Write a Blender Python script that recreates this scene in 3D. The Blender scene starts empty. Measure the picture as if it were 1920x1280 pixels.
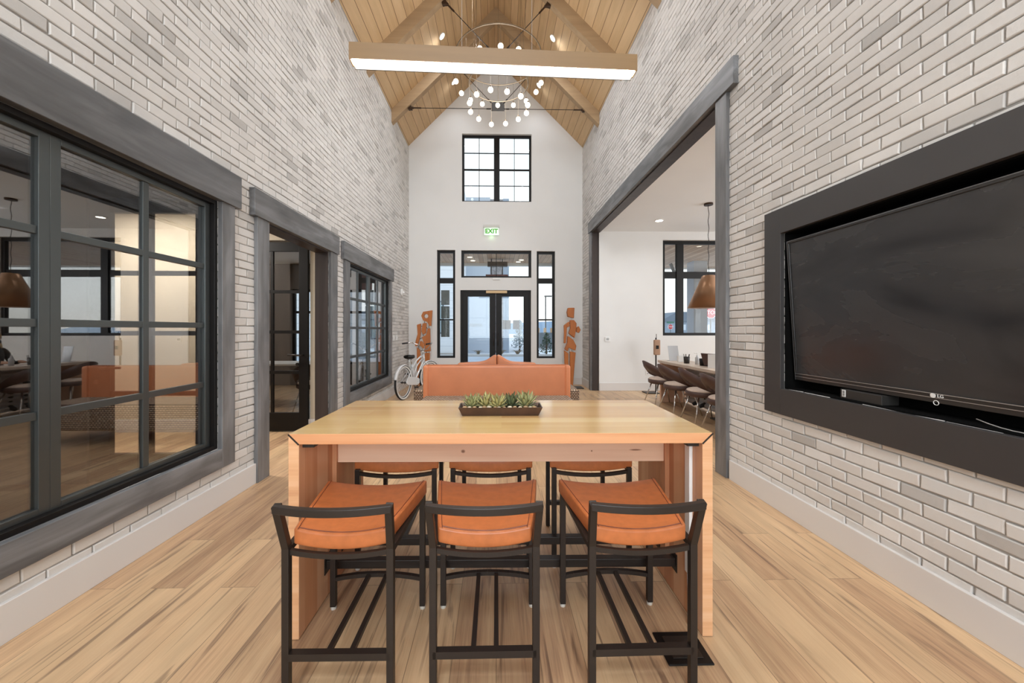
import bpy, math, random
from mathutils import Vector, Matrix
random.seed(7)
PI = math.pi
R = math.radians
S = bpy.context.scene
COL = S.collection

# ------------------------------------------------------------------ camera
F_PX = 710.0
cd = bpy.data.cameras.new('camera')
cam = bpy.data.objects.new('camera', cd)
COL.objects.link(cam)
cd.sensor_width = 36.0
cd.lens = 36.0 * F_PX / 1920.0
cd.shift_x = (960 - 945.5) / 1920.0
cd.shift_y = -(640 - 617.5) / 1920.0
cd.clip_start = 0.05
cd.clip_end = 400
CAM_Z = 1.333
cam.location = (0, 0, CAM_Z)
cam.rotation_euler = (R(90), 0, -math.atan(15.0 / F_PX))
S.camera = cam

# ------------------------------------------------------------------ colour, sky
S.view_settings.view_transform = 'Standard'
S.view_settings.look = 'None'
S.view_settings.gamma = 1
S.view_settings.use_curve_mapping = False
S.view_settings.exposure = 0.2
S.cycles.use_denoising = True
S.cycles.max_bounces = 9
S.cycles.diffuse_bounces = 5
S.cycles.glossy_bounces = 4
S.cycles.transparent_max_bounces = 16
S.cycles.sample_clamp_indirect = 4
S.cycles.caustics_reflective = False
S.cycles.caustics_refractive = False

def lin(c):
    return tuple((x / 255 / 12.92) if x / 255 <= 0.04045 else ((x / 255 + 0.055) / 1.055) ** 2.4 for x in c)

w = bpy.data.worlds.new('sky'); S.world = w; w.use_nodes = True
nt = w.node_tree; nt.nodes.clear()
tc = nt.nodes.new('ShaderNodeTexCoord'); sp = nt.nodes.new('ShaderNodeSeparateXYZ')
rmp = nt.nodes.new('ShaderNodeValToRGB'); bg = nt.nodes.new('ShaderNodeBackground'); ow = nt.nodes.new('ShaderNodeOutputWorld')
nt.links.new(tc.outputs['Generated'], sp.inputs[0]); nt.links.new(sp.outputs['Z'], rmp.inputs[0])
nt.links.new(rmp.outputs[0], bg.inputs[0]); nt.links.new(bg.outputs[0], ow.inputs[0])
e = rmp.color_ramp.elements
e[0].position = 0.0; e[0].color = (0.84, 0.78, 0.74, 1)
e[1].position = 1.0; e[1].color = (0.62, 0.76, 1.0, 1)
for p_, c_ in ((0.06, (0.95, 0.93, 0.92, 1)), (0.2, (0.93, 0.96, 1.0, 1)), (0.42, (0.86, 0.93, 1.0, 1)), (0.52, (0.74, 0.84, 0.97, 1))):
    q = e.new(p_); q.color = c_
bg.inputs[1].default_value = 1.55

# ------------------------------------------------------------------ lamps and added fill
def light(name, kind, loc, energy, color=(1, 1, 1), size=None, rot=(0, 0, 0), **k):
    l = bpy.data.lights.new(name, kind); l.energy = energy; l.color = color
    if kind == 'AREA':
        l.shape = 'RECTANGLE'; l.size, l.size_y = size
    if kind == 'SPOT':
        l.spot_size = k.get('cone', R(120)); l.spot_blend = 0.6; l.shadow_soft_size = 0.06
    if kind == 'POINT':
        l.shadow_soft_size = k.get('soft', 0.05)
    o = bpy.data.objects.new(name, l); COL.objects.link(o); o.location = loc; o.rotation_euler = rot
    return o
WARM = (0.90, 0.955, 1.03)
NEUT = (1.0, 0.95, 0.89)
# area lamps added as daylight fill at unseen openings behind the camera
light('fill_behind_high', 'AREA', (0, -3.12, 6.15), 130, (0.84, 0.93, 1.0), (2.3, .8), (R(62), 0, 0))
light('fill_behind', 'AREA', (0, -3.12, 2.2), 150, (0.84, 0.93, 1.0), (3.1, 2.7), (R(90), 0, 0))

light('dining_side_fill', 'AREA', (7.85, 4.5, 2.1), 150, (0.93, 0.96, 1.0), (1.9, 3.6), (0, R(90), 0))  # fill lamp added at an unseen opening in the dining side wall

# ------------------------------------------------------------------ materials
def nn(t, kind, **k):
    n = t.nodes.new(kind)
    for a, b in k.items():
        setattr(n, a, b)
    return n
def new_mat(name):
    m = bpy.data.materials.new(name); m.use_nodes = True
    return m, m.node_tree, m.node_tree.nodes['Principled BSDF']
def flat(name, rgb, rough=0.6, metal=0.0, emit=None, strength=0, spec=None, var=0.0, scale=8.0, bump=0.0, coat=0):
    m, t, b = new_mat(name)
    c = lin(rgb) + (1,)
    b.inputs['Base Color'].default_value = c
    b.inputs['Roughness'].default_value = rough
    b.inputs['Metallic'].default_value = metal
    if coat: b.inputs['Coat Weight'].default_value = coat
    if spec is not None: b.inputs['Specular IOR Level'].default_value = spec
    if emit:
        b.inputs['Emission Color'].default_value = lin(emit) + (1,)
        b.inputs['Emission Strength'].default_value = strength
    if var or bump:
        tc = nn(t, 'ShaderNodeTexCoord'); ns = nn(t, 'ShaderNodeTexNoise'); ns.inputs['Scale'].default_value = scale
        ns.inputs['Detail'].default_value = 5
        t.links.new(tc.outputs['Object'], ns.inputs['Vector'])
        if var:
            rp = nn(t, 'ShaderNodeValToRGB')
            rp.color_ramp.elements[0].position = 0.3; rp.color_ramp.elements[1].position = 0.7
            rp.color_ramp.elements[0].color = tuple(x * (1 - var) for x in c[:3]) + (1,)
            rp.color_ramp.elements[1].color = tuple(min(1, x * (1 + var)) for x in c[:3]) + (1,)
            t.links.new(ns.outputs[0], rp.inputs[0]); t.links.new(rp.outputs[0], b.inputs['Base Color'])
        if bump:
            bp = nn(t, 'ShaderNodeBump'); bp.inputs['Strength'].default_value = bump; bp.inputs['Distance'].default_value = 0.01
            t.links.new(ns.outputs[0], bp.inputs['Height']); t.links.new(bp.outputs[0], b.inputs['Normal'])
    return m
def ramp(t, stops):
    rp = nn(t, 'ShaderNodeValToRGB'); el = rp.color_ramp.elements
    el[0].position = stops[0][0]; el[0].color = lin(stops[0][1]) + (1,)
    el[1].position = stops[-1][0]; el[1].color = lin(stops[-1][1]) + (1,)
    for p_, c_ in stops[1:-1]:
        q = el.new(p_); q.color = lin(c_) + (1,)
    return rp
def wood(name, stops, along=(1, 0, 0), plank=None, rough=0.4, grain=1.0, gap=(60, 45, 30), gapsize=0.004, streak=0.5, bump=0.15, seed=0.0, coat=0.0, dark=None, swap='XYZ', hard=False, mottle=0, dist=0.6, fine=0.25):
    """wood whose grain runs along a local axis. plank=(length,width): boards. swap orders the local axes as (along, across, rest)."""
    m, t, b = new_mat(name)
    tc = nn(t, 'ShaderNodeTexCoord'); sx = nn(t, 'ShaderNodeSeparateXYZ'); t.links.new(tc.outputs['Object'], sx.inputs[0])
    cx = nn(t, 'ShaderNodeCombineXYZ')
    for i, a in enumerate(swap): t.links.new(sx.outputs[a], cx.inputs[i])
    vec = cx.outputs[0]
    val = None
    if plank:
        br = nn(t, 'ShaderNodeTexBrick'); br.inputs['Color1'].default_value = (0, 0, 0, 1); br.inputs['Color2'].default_value = (1, 1, 1, 1)
        br.inputs['Mortar'].default_value = (0.5, 0.5, 0.5, 1)
        br.inputs['Scale'].default_value = 1; br.inputs['Brick Width'].default_value = plank[0]; br.inputs['Row Height'].default_value = plank[1]
        br.inputs['Mortar Size'].default_value = gapsize; br.inputs['Mortar Smooth'].default_value = 0.1
        br.offset = 0.37; br.offset_frequency = 2
        t.links.new(vec, br.inputs['Vector'])
        val = br.outputs['Color']
        # shift the grain of every board
        sc_ = nn(t, 'ShaderNodeVectorMath', operation='SCALE'); sc_.inputs['Scale'].default_value = 17.0
        t.links.new(val, sc_.inputs[0])
        ad = nn(t, 'ShaderNodeVectorMath', operation='ADD'); t.links.new(vec, ad.inputs[0]); t.links.new(sc_.outputs[0], ad.inputs[1])
        vec = ad.outputs[0]
    mp = nn(t, 'ShaderNodeMapping'); mp.inputs['Scale'].default_value = (0.9 * grain, 14 * grain, 14 * grain); mp.inputs['Location'].default_value = (seed, seed * 2, seed * 3)
    t.links.new(vec, mp.inputs[0])
    n1 = nn(t, 'ShaderNodeTexNoise'); n1.inputs['Scale'].default_value = 1.0; n1.inputs['Detail'].default_value = 4; n1.inputs['Distortion'].default_value = dist
    t.links.new(mp.outputs[0], n1.inputs['Vector'])
    mp2 = nn(t, 'ShaderNodeMapping'); mp2.inputs['Scale'].default_value = (3 * grain, 90 * grain, 90 * grain)
    t.links.new(vec, mp2.inputs[0])
    n2 = nn(t, 'ShaderNodeTexNoise'); n2.inputs['Scale'].default_value = 1.0; n2.inputs['Detail'].default_value = 3
    t.links.new(mp2.outputs[0], n2.inputs['Vector'])
    mx = nn(t, 'ShaderNodeMix'); mx.inputs[0].default_value = fine
    t.links.new(n1.outputs[0], mx.inputs[2]); t.links.new(n2.outputs[0], mx.inputs[3])
    src = mx.outputs[0]
    if val is not None:
        m2 = nn(t, 'ShaderNodeMix'); m2.inputs[0].default_value = 1 - streak
        t.links.new(src, m2.inputs[2]); t.links.new(val, m2.inputs[3]); src = m2.outputs[0]
    rp = ramp(t, stops)
    if hard: rp.color_ramp.interpolation = 'EASE'
    t.links.new(src, rp.inputs[0])
    col = rp.outputs[0]
    if dark:   # darker mineral streaks
        mp3 = nn(t, 'ShaderNodeMapping'); mp3.inputs['Scale'].default_value = (1.3, 22, 22); mp3.inputs['Location'].default_value = (5, 3, 1)
        t.links.new(vec, mp3.inputs[0])
        n3 = nn(t, 'ShaderNodeTexNoise'); n3.inputs['Scale'].default_value = 1; n3.inputs['Detail'].default_value = 5; n3.inputs['Distortion'].default_value = 1.2
        t.links.new(mp3.outputs[0], n3.inputs['Vector'])
        r3 = nn(t, 'ShaderNodeValToRGB'); r3.color_ramp.elements[0].position = dark[1]; r3.color_ramp.elements[1].position = dark[1] + 0.14
        t.links.new(n3.outputs[0], r3.inputs[0])
        m3 = nn(t, 'ShaderNodeMix', data_type='RGBA'); m3.inputs[7].default_value = lin(dark[0]) + (1,)
        ml = nn(t, 'ShaderNodeMath', operation='MULTIPLY'); ml.inputs[1].default_value = dark[2]
        t.links.new(r3.outputs[0], ml.inputs[0]); t.links.new(ml.outputs[0], m3.inputs[0]); t.links.new(col, m3.inputs[6]); col = m3.outputs[2]
    if mottle:
        nm = nn(t, 'ShaderNodeTexNoise'); nm.inputs['Scale'].default_value = 3.2; nm.inputs['Detail'].default_value = 5; nm.inputs['Distortion'].default_value = 0.8
        mpm = nn(t, 'ShaderNodeMapping'); mpm.inputs['Scale'].default_value = (0.6, 2.4, 2.4); t.links.new(vec, mpm.inputs[0]); t.links.new(mpm.outputs[0], nm.inputs['Vector'])
        rm = nn(t, 'ShaderNodeValToRGB'); rm.color_ramp.elements[0].position = 0.32; rm.color_ramp.elements[1].position = 0.7
        rm.color_ramp.elements[0].color = (1 - mottle,) * 3 + (1,); rm.color_ramp.elements[1].color = (1 + mottle,) * 3 + (1,)
        t.links.new(nm.outputs[0], rm.inputs[0]); mm = nn(t, 'ShaderNodeMix', data_type='RGBA', blend_type='MULTIPLY'); mm.inputs[0].default_value = 1
        t.links.new(col, mm.inputs[6]); t.links.new(rm.outputs[0], mm.inputs[7]); col = mm.outputs[2]
    hgt = n2.outputs[0]
    if plank:
        m4 = nn(t, 'ShaderNodeMix', data_type='RGBA'); m4.inputs[7].default_value = lin(gap) + (1,)
        t.links.new(br.outputs['Fac'], m4.inputs[0]); t.links.new(col, m4.inputs[6]); col = m4.outputs[2]
        sb = nn(t, 'ShaderNodeMath', operation='MULTIPLY_ADD'); sb.inputs[1].default_value = -2.0
        t.links.new(br.outputs['Fac'], sb.inputs[0]); t.links.new(n2.outputs[0], sb.inputs[2]); hgt = sb.outputs[0]
    t.links.new(col, b.inputs['Base Color'])
    bp = nn(t, 'ShaderNodeBump'); bp.inputs['Strength'].default_value = bump; bp.inputs['Distance'].default_value = 0.004
    t.links.new(hgt, bp.inputs['Height']); t.links.new(bp.outputs[0], b.inputs['Normal'])
    b.inputs['Roughness'].default_value = rough
    if coat: b.inputs['Coat Weight'].default_value = coat; b.inputs['Coat Roughness'].default_value = 0.12
    return m
def brick_mat():
    m, t, b = new_mat('painted_brick')
    g = nn(t, 'ShaderNodeNewGeometry')
    rp = ramp(t, [(0.0, (206, 203, 199)), (0.5, (219, 216, 212)), (0.90, (211, 208, 204)), (0.93, (194, 191, 187)), (1.0, (182, 179, 175))])
    t.links.new(g.outputs['Random Per Island'], rp.inputs[0])
    tc = nn(t, 'ShaderNodeTexCoord'); ns = nn(t, 'ShaderNodeTexNoise'); ns.inputs['Scale'].default_value = 24; ns.inputs['Detail'].default_value = 7; ns.inputs['Roughness'].default_value = 0.65
    t.links.new(tc.outputs['Object'], ns.inputs['Vector'])
    n2 = nn(t, 'ShaderNodeTexNoise'); n2.inputs['Scale'].default_value = 1.7; n2.inputs['Detail'].default_value = 4
    t.links.new(tc.outputs['Object'], n2.inputs['Vector'])
    r2 = nn(t, 'ShaderNodeValToRGB'); r2.color_ramp.elements[0].position = 0.3; r2.color_ramp.elements[0].color = (0.89, 0.89, 0.89, 1); r2.color_ramp.elements[1].position = 0.6; r2.color_ramp.elements[1].color = (1, 1, 1, 1)
    t.links.new(n2.outputs[0], r2.inputs[0])
    mu = nn(t, 'ShaderNodeMix', data_type='RGBA', blend_type='MULTIPLY'); mu.inputs[0].default_value = 1
    t.links.new(rp.outputs[0], mu.inputs[6]); t.links.new(r2.outputs[0], mu.inputs[7]); t.links.new(mu.outputs[2], b.inputs['Base Color'])
    bp = nn(t, 'ShaderNodeBump'); bp.inputs['Strength'].default_value = 0.45; bp.inputs['Distance'].default_value = 0.006
    t.links.new(ns.outputs[0], bp.inputs['Height']); t.links.new(bp.outputs[0], b.inputs['Normal'])
    b.inputs['Roughness'].default_value = 0.75
    return m
def glass_mat(name, tint=(0.93, 0.96, 0.95), r0=0.05):
    """thin architectural glass: clear, with a mirror layer that grows at grazing angles (the same from both sides)"""
    m = bpy.data.materials.new(name); m.use_nodes = True; t = m.node_tree; t.nodes.clear()
    o = nn(t, 'ShaderNodeOutputMaterial'); mx = nn(t, 'ShaderNodeMixShader'); tr = nn(t, 'ShaderNodeBsdfTransparent'); gl = nn(t, 'ShaderNodeBsdfGlossy')
    tr.inputs[0].default_value = tint + (1,); gl.inputs['Roughness'].default_value = 0.0; gl.inputs[0].default_value = (0.95, 0.96, 0.97, 1)
    g = nn(t, 'ShaderNodeNewGeometry'); d = nn(t, 'ShaderNodeVectorMath', operation='DOT_PRODUCT'); t.links.new(g.outputs['Normal'], d.inputs[0]); t.links.new(g.outputs['Incoming'], d.inputs[1])
    ab = nn(t, 'ShaderNodeMath', operation='ABSOLUTE'); t.links.new(d.outputs['Value'], ab.inputs[0])
    iv = nn(t, 'ShaderNodeMath', operation='SUBTRACT'); iv.inputs[0].default_value = 1; t.links.new(ab.outputs[0], iv.inputs[1])
    pw = nn(t, 'ShaderNodeMath', operation='POWER'); pw.inputs[1].default_value = 5; t.links.new(iv.outputs[0], pw.inputs[0])
    ml = nn(t, 'ShaderNodeMath', operation='MULTIPLY_ADD'); ml.inputs[1].default_value = 1 - r0; ml.inputs[2].default_value = r0; ml.use_clamp = True
    t.links.new(pw.outputs[0], ml.inputs[0]); t.links.new(ml.outputs[0], mx.inputs[0]); t.links.new(tr.outputs[0], mx.inputs[1]); t.links.new(gl.outputs[0], mx.inputs[2]); t.links.new(mx.outputs[0], o.inputs[0])
    return m
def emission(name, rgb, s):
    m = bpy.data.materials.new(name); m.use_nodes = True; t = m.node_tree; t.nodes.clear()
    o = nn(t, 'ShaderNodeOutputMaterial'); em = nn(t, 'ShaderNodeEmission'); em.inputs[0].default_value = lin(rgb) + (1,); em.inputs[1].default_value = s
    t.links.new(em.outputs[0], o.inputs[0]); return m

M = {}
M['brick'] = brick_mat()
M['mortar'] = flat('mortar', (166, 163, 159), 0.9, var=.12, scale=5)
M['white_wall'] = flat('white_wall_paint', (226, 226, 224), 0.7, var=0.015, scale=2)
M['beige_wall'] = flat('beige_wall_paint', (205, 193, 172), 0.7, var=0.015, scale=2)
M['greige'] = flat('grey_beige_wall_paint', (120, 112, 106), 0.7)
M['white_ceiling'] = flat('white_ceiling_paint', (236, 239, 241), 0.8, var=0.01, scale=2)
M['base'] = flat('baseboard_paint', (214, 211, 208), 0.45)
M['floor'] = wood('plank_floor', [(0.22, (144, 110, 86)), (0.36, (184, 148, 114)), (0.52, (206, 172, 133)), (0.8, (220, 190, 150))], plank=(1.22, 0.178), rough=0.36, grain=1.7, gap=(138, 112, 86), gapsize=0.0014, streak=0.7, bump=0.08, swap='YXZ', dist=0.3, fine=.42, dark=((112, 84, 66), 0.565, 0.75), mottle=.10)
M['ceil_wood'] = wood('pine_ceiling_boards', [(0.25, (188, 154, 112)), (0.5, (204, 172, 130)), (0.8, (214, 184, 144))], plank=(40, 0.128), rough=0.55, grain=0.7, gap=(104, 76, 46), gapsize=0.003, streak=0.7, bump=0.3, swap='YZX', mottle=.06)
M['rafter'] = wood('rafter_wood', [(0.2, (146, 120, 90)), (0.8, (182, 154, 118))], rough=0.6, grain=0.5, swap='XZY')
M['maple'] = wood('maple_table_wood', [(0.25, (188, 142, 90)), (0.42, (200, 160, 104)), (0.6, (210, 176, 118)), (0.8, (216, 186, 132))], plank=(1.9, 0.095), rough=0.26, grain=0.6, gap=(205, 160, 105), gapsize=0.0006, streak=0.62, bump=0.03, coat=0.5, swap='XYZ')
M['maple_side'] = wood('table_side_wood', [(0.25, (190, 128, 92)), (0.5, (214, 158, 116)), (0.75, (228, 184, 146))], plank=(1.6, 0.11), rough=0.4, grain=0.7, gap=(190, 140, 105), gapsize=0.0006, streak=0.6, bump=0.05, swap='ZYX')
M['maple_apron'] = wood('table_apron_wood', [(0.25, (214, 164, 132)), (0.5, (232, 192, 162)), (0.75, (238, 204, 178))], rough=0.42, grain=0.45, bump=0.05, swap='XZY')
M['casing'] = wood('weathered_grey_casing', [(0.25, (70, 69, 69)), (0.5, (100, 100, 101)), (0.75, (140, 143, 147))], rough=0.42, grain=0.32, bump=0.12, swap='YZX', seed=4, mottle=.38)
M['casing_v'] = wood('weathered_grey_casing_upright', [(0.25, (84, 83, 83)), (0.5, (112, 112, 113)), (0.75, (138, 140, 143))], rough=0.42, grain=0.4, bump=0.12, swap='ZYX', seed=9, mottle=.3)
M['jamb'] = wood('dark_stained_jamb', [(0.3, (40, 32, 29)), (0.7, (66, 56, 52))], rough=0.45, grain=0.5, swap='ZXY')
M['frame'] = flat('dark_bronze_frame', (88, 92, 92), 0.36, metal=0.7)
M['black'] = flat('black_frame', (16, 13, 12), 0.5, spec=.3)
M['black_metal'] = flat('black_powder_coated_steel', (42, 35, 31), 0.42, metal=0.2)
M['glass'] = glass_mat('window_glass', r0=0.03)
M['glass_dark'] = glass_mat('interior_window_glass', (0.78, 0.77, 0.76), 0.19)
M['glass_door'] = glass_mat('interior_door_glass', (0.96, 0.96, 0.95), 0.05)
M['chrome'] = flat('chrome', (215, 212, 210), 0.12, metal=1.0)
M['white_plastic'] = flat('white_plastic', (232, 232, 230), 0.4)

# ------------------------------------------------------------------ mesh helpers
class MB:
    def __init__(s): s.v = []; s.f = []; s.m = []
    def add(s, vs, fs, mi=0):
        n = len(s.v); s.v += [tuple(v) for v in vs]
        s.f += [tuple(n + i for i in f) for f in fs]; s.m += [mi] * len(fs); return s
    def box(s, x0, x1, y0, y1, z0, z1, mi=0):
        if x0 > x1: x0, x1 = x1, x0
        if y0 > y1: y0, y1 = y1, y0
        if z0 > z1: z0, z1 = z1, z0
        return s.add([(x0, y0, z0), (x1, y0, z0), (x1, y1, z0), (x0, y1, z0), (x0, y0, z1), (x1, y0, z1), (x1, y1, z1), (x0, y1, z1)],
                     [(0, 3, 2, 1), (4, 5, 6, 7), (0, 1, 5, 4), (1, 2, 6, 5), (2, 3, 7, 6), (3, 0, 4, 7)], mi)
    def prism(s, poly, axis, a0, a1, mi=0):
        """poly: 2-D points. axis X -> (y,z), Y -> (x,z), Z -> (x,y)"""
        n = len(poly)
        def P(p, a): return (a, p[0], p[1]) if axis == 'X' else (p[0], a, p[1]) if axis == 'Y' else (p[0], p[1], a)
        vs = [P(p, a0) for p in poly] + [P(p, a1) for p in poly]
        ar = sum(poly[i][0] * poly[(i + 1) % n][1] - poly[(i + 1) % n][0] * poly[i][1] for i in range(n))
        flip = (ar > 0) != (axis == 'Y')
        if a1 < a0: flip = not flip
        fs = [tuple(range(n)), tuple(range(2 * n - 1, n - 1, -1))] + [(i, i + n, (i + 1) % n + n, (i + 1) % n) for i in range(n)]
        if flip: fs = [tuple(reversed(f)) for f in fs] if False else fs
        fs = [tuple(reversed(f)) for f in fs] if flip else fs
        return s.add(vs, fs, mi)
    def tube(s, pts, r, n=8, closed=False, mi=0, cap=True):
        pts = [Vector(p) for p in pts]; L = len(pts); base = len(s.v); rings = []
        prev = None
        for i, p in enumerate(pts):
            if closed: d = pts[(i + 1) % L] - pts[i - 1]
            else: d = pts[min(i + 1, L - 1)] - pts[max(i - 1, 0)]
            d.normalize()
            if prev is None:
                u = d.orthogonal().normalized()
            else:
                u = prev - d * prev.dot(d)
                u = u.normalized() if u.length > 1e-6 else d.orthogonal().normalized()
            prev = u; v = d.cross(u)
            rr = r[i] if isinstance(r, (list, tuple)) else r
            rings.append([p + (u * math.cos(2 * PI * k / n) + v * math.sin(2 * PI * k / n)) * rr for k in range(n)])
        vs = [q for rg in rings for q in rg]; fs = []
        for i in range(L if closed else L - 1):
            a = i * n; b = ((i + 1) % L) * n
            for k in range(n):
                fs.append((a + k, a + (k + 1) % n, b + (k + 1) % n, b + k))
        if not closed and cap:
            fs.append(tuple(reversed(range(n)))); fs.append(tuple((L - 1) * n + k for k in range(n)))
        return s.add(vs, fs, mi)
    def bar(s, p, q, w, h, up=(0, 0, 1), mi=0):
        p = Vector(p); q = Vector(q); d = (q - p).normalized(); up = Vector(up)
        sd = d.cross(up)
        sd = sd.normalized() if sd.length > 1e-6 else Vector((1, 0, 0))
        u = sd.cross(d).normalized(); sd = sd * w / 2; u = u * h / 2
        vs = [p - sd - u, p + sd - u, p + sd + u, p - sd + u, q - sd - u, q + sd - u, q + sd + u, q - sd + u]
        return s.add(vs, [(0, 1, 2, 3), (7, 6, 5, 4), (0, 4, 5, 1), (1, 5, 6, 2), (2, 6, 7, 3), (3, 7, 4, 0)], mi)
    def lathe(s, prof, c=(0, 0, 0), n=24, mi=0, axis='Z'):
        vs = []; L = len(prof)
        for r, z in prof:
            for k in range(n):
                a = 2 * PI * k / n; x = r * math.cos(a); y = r * math.sin(a)
                p = (x, y, z) if axis == 'Z' else (x, z, y) if axis == 'Y' else (z, x, y)
                vs.append((c[0] + p[0], c[1] + p[1], c[2] + p[2]))
        fs = []
        for i in range(L - 1):
            for k in range(n):
                fs.append((i * n + k, i * n + (k + 1) % n, (i + 1) * n + (k + 1) % n, (i + 1) * n + k))
        if prof[0][0] > 1e-5: fs.append(tuple(reversed(range(n))))
        if prof[-1][0] > 1e-5: fs.append(tuple((L - 1) * n + k for k in range(n)))
        return s.add(vs, fs, mi)
    def ball(s, c, r, n=14, mi=0, sx=1, sy=1, sz=1):
        prof = [(max(1e-6, math.sin(PI * i / (n // 2))) , -math.cos(PI * i / (n // 2))) for i in range(n // 2 + 1)]
        k0 = len(s.v); s.lathe([(a * r, b * r) for a, b in prof], (0, 0, 0), n, mi)
        for i in range(k0, len(s.v)):
            x, y, z = s.v[i]; s.v[i] = (c[0] + x * sx, c[1] + y * sy, c[2] + z * sz)
        return s
    def xform(s, mat, k0=0):
        for i in range(k0, len(s.v)): s.v[i] = tuple(mat @ Vector(s.v[i]))
        return s
    def build(s, name, mat, parent=None, smooth=False, bevel=0, seg=2, loc=None, rotz=0, label=None, sub=0):
        me = bpy.data.meshes.new(name); me.from_pydata(s.v, [], s.f)
        for mm in (mat if isinstance(mat, (list, tuple)) else [mat]):
            me.materials.append(M[mm] if isinstance(mm, str) else mm)
        for i, p in enumerate(me.polygons):
            p.material_index = s.m[i]; p.use_smooth = smooth
        me.update()
        o = bpy.data.objects.new(name, me); COL.objects.link(o)
        if loc: o.location = loc
        if rotz: o.rotation_euler.z = rotz
        if parent: o.parent = parent
        if bevel:
            bv = o.modifiers.new('b', 'BEVEL'); bv.width = bevel; bv.segments = seg; bv.limit_method = 'ANGLE'; bv.angle_limit = R(40)
            bv.harden_normals = False
        if sub:
            sv = o.modifiers.new('s', 'SUBSURF'); sv.levels = sub; sv.render_levels = sub
        if label: o['label'] = label
        return o
def thing(name, label, cat, loc=(0, 0, 0), rotz=0, group=None):
    o = bpy.data.objects.new(name, None); COL.objects.link(o); o.empty_display_size = 0.1
    o.location = loc; o.rotation_euler.z = rotz; o['label'] = label; o['category'] = cat
    if group: o['group'] = group
    return o
def tag(o, label, cat, group=None, kind=None):
    o['label'] = label; o['category'] = cat
    if group: o['group'] = group
    if kind: o['kind'] = kind
    return o
def struct(name, label=None, empty=True):
    o = bpy.data.objects.new(name, None); COL.objects.link(o); o['kind'] = 'structure'
    if label: o['label'] = label
    return o
def st(o, label=None):
    o['kind'] = 'structure'
    if label: o['label'] = label
    return o
def copy_tree(o, parent=None):
    c = o.copy(); COL.objects.link(c); c.parent = parent
    for ch in list(o.children): copy_tree(ch, c)
    return c
def text_mesh(name, body, size, mat, parent=None, loc=(0, 0, 0), rot=(0, 0, 0), depth=0.001, mirror=False, align='CENTER', bold=0):
    cu = bpy.data.curves.new(name, 'FONT'); cu.body = body; cu.size = size; cu.extrude = depth; cu.align_x = align; cu.align_y = 'CENTER'; cu.resolution_u = 3; cu.offset = bold
    tmp = bpy.data.objects.new(name + '_tmp', cu); COL.objects.link(tmp)
    bpy.context.view_layer.update()
    me = bpy.data.meshes.new_from_object(tmp.evaluated_get(bpy.context.evaluated_depsgraph_get()))
    bpy.data.objects.remove(tmp)
    if mirror:
        for v in me.vertices: v.co.x = -v.co.x
        me.flip_normals()
    me.materials.clear(); me.materials.append(M[mat] if isinstance(mat, str) else mat)
    o = bpy.data.objects.new(name, me); COL.objects.link(o); o.location = loc; o.rotation_euler = rot
    if parent: o.parent = parent
    return o
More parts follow.
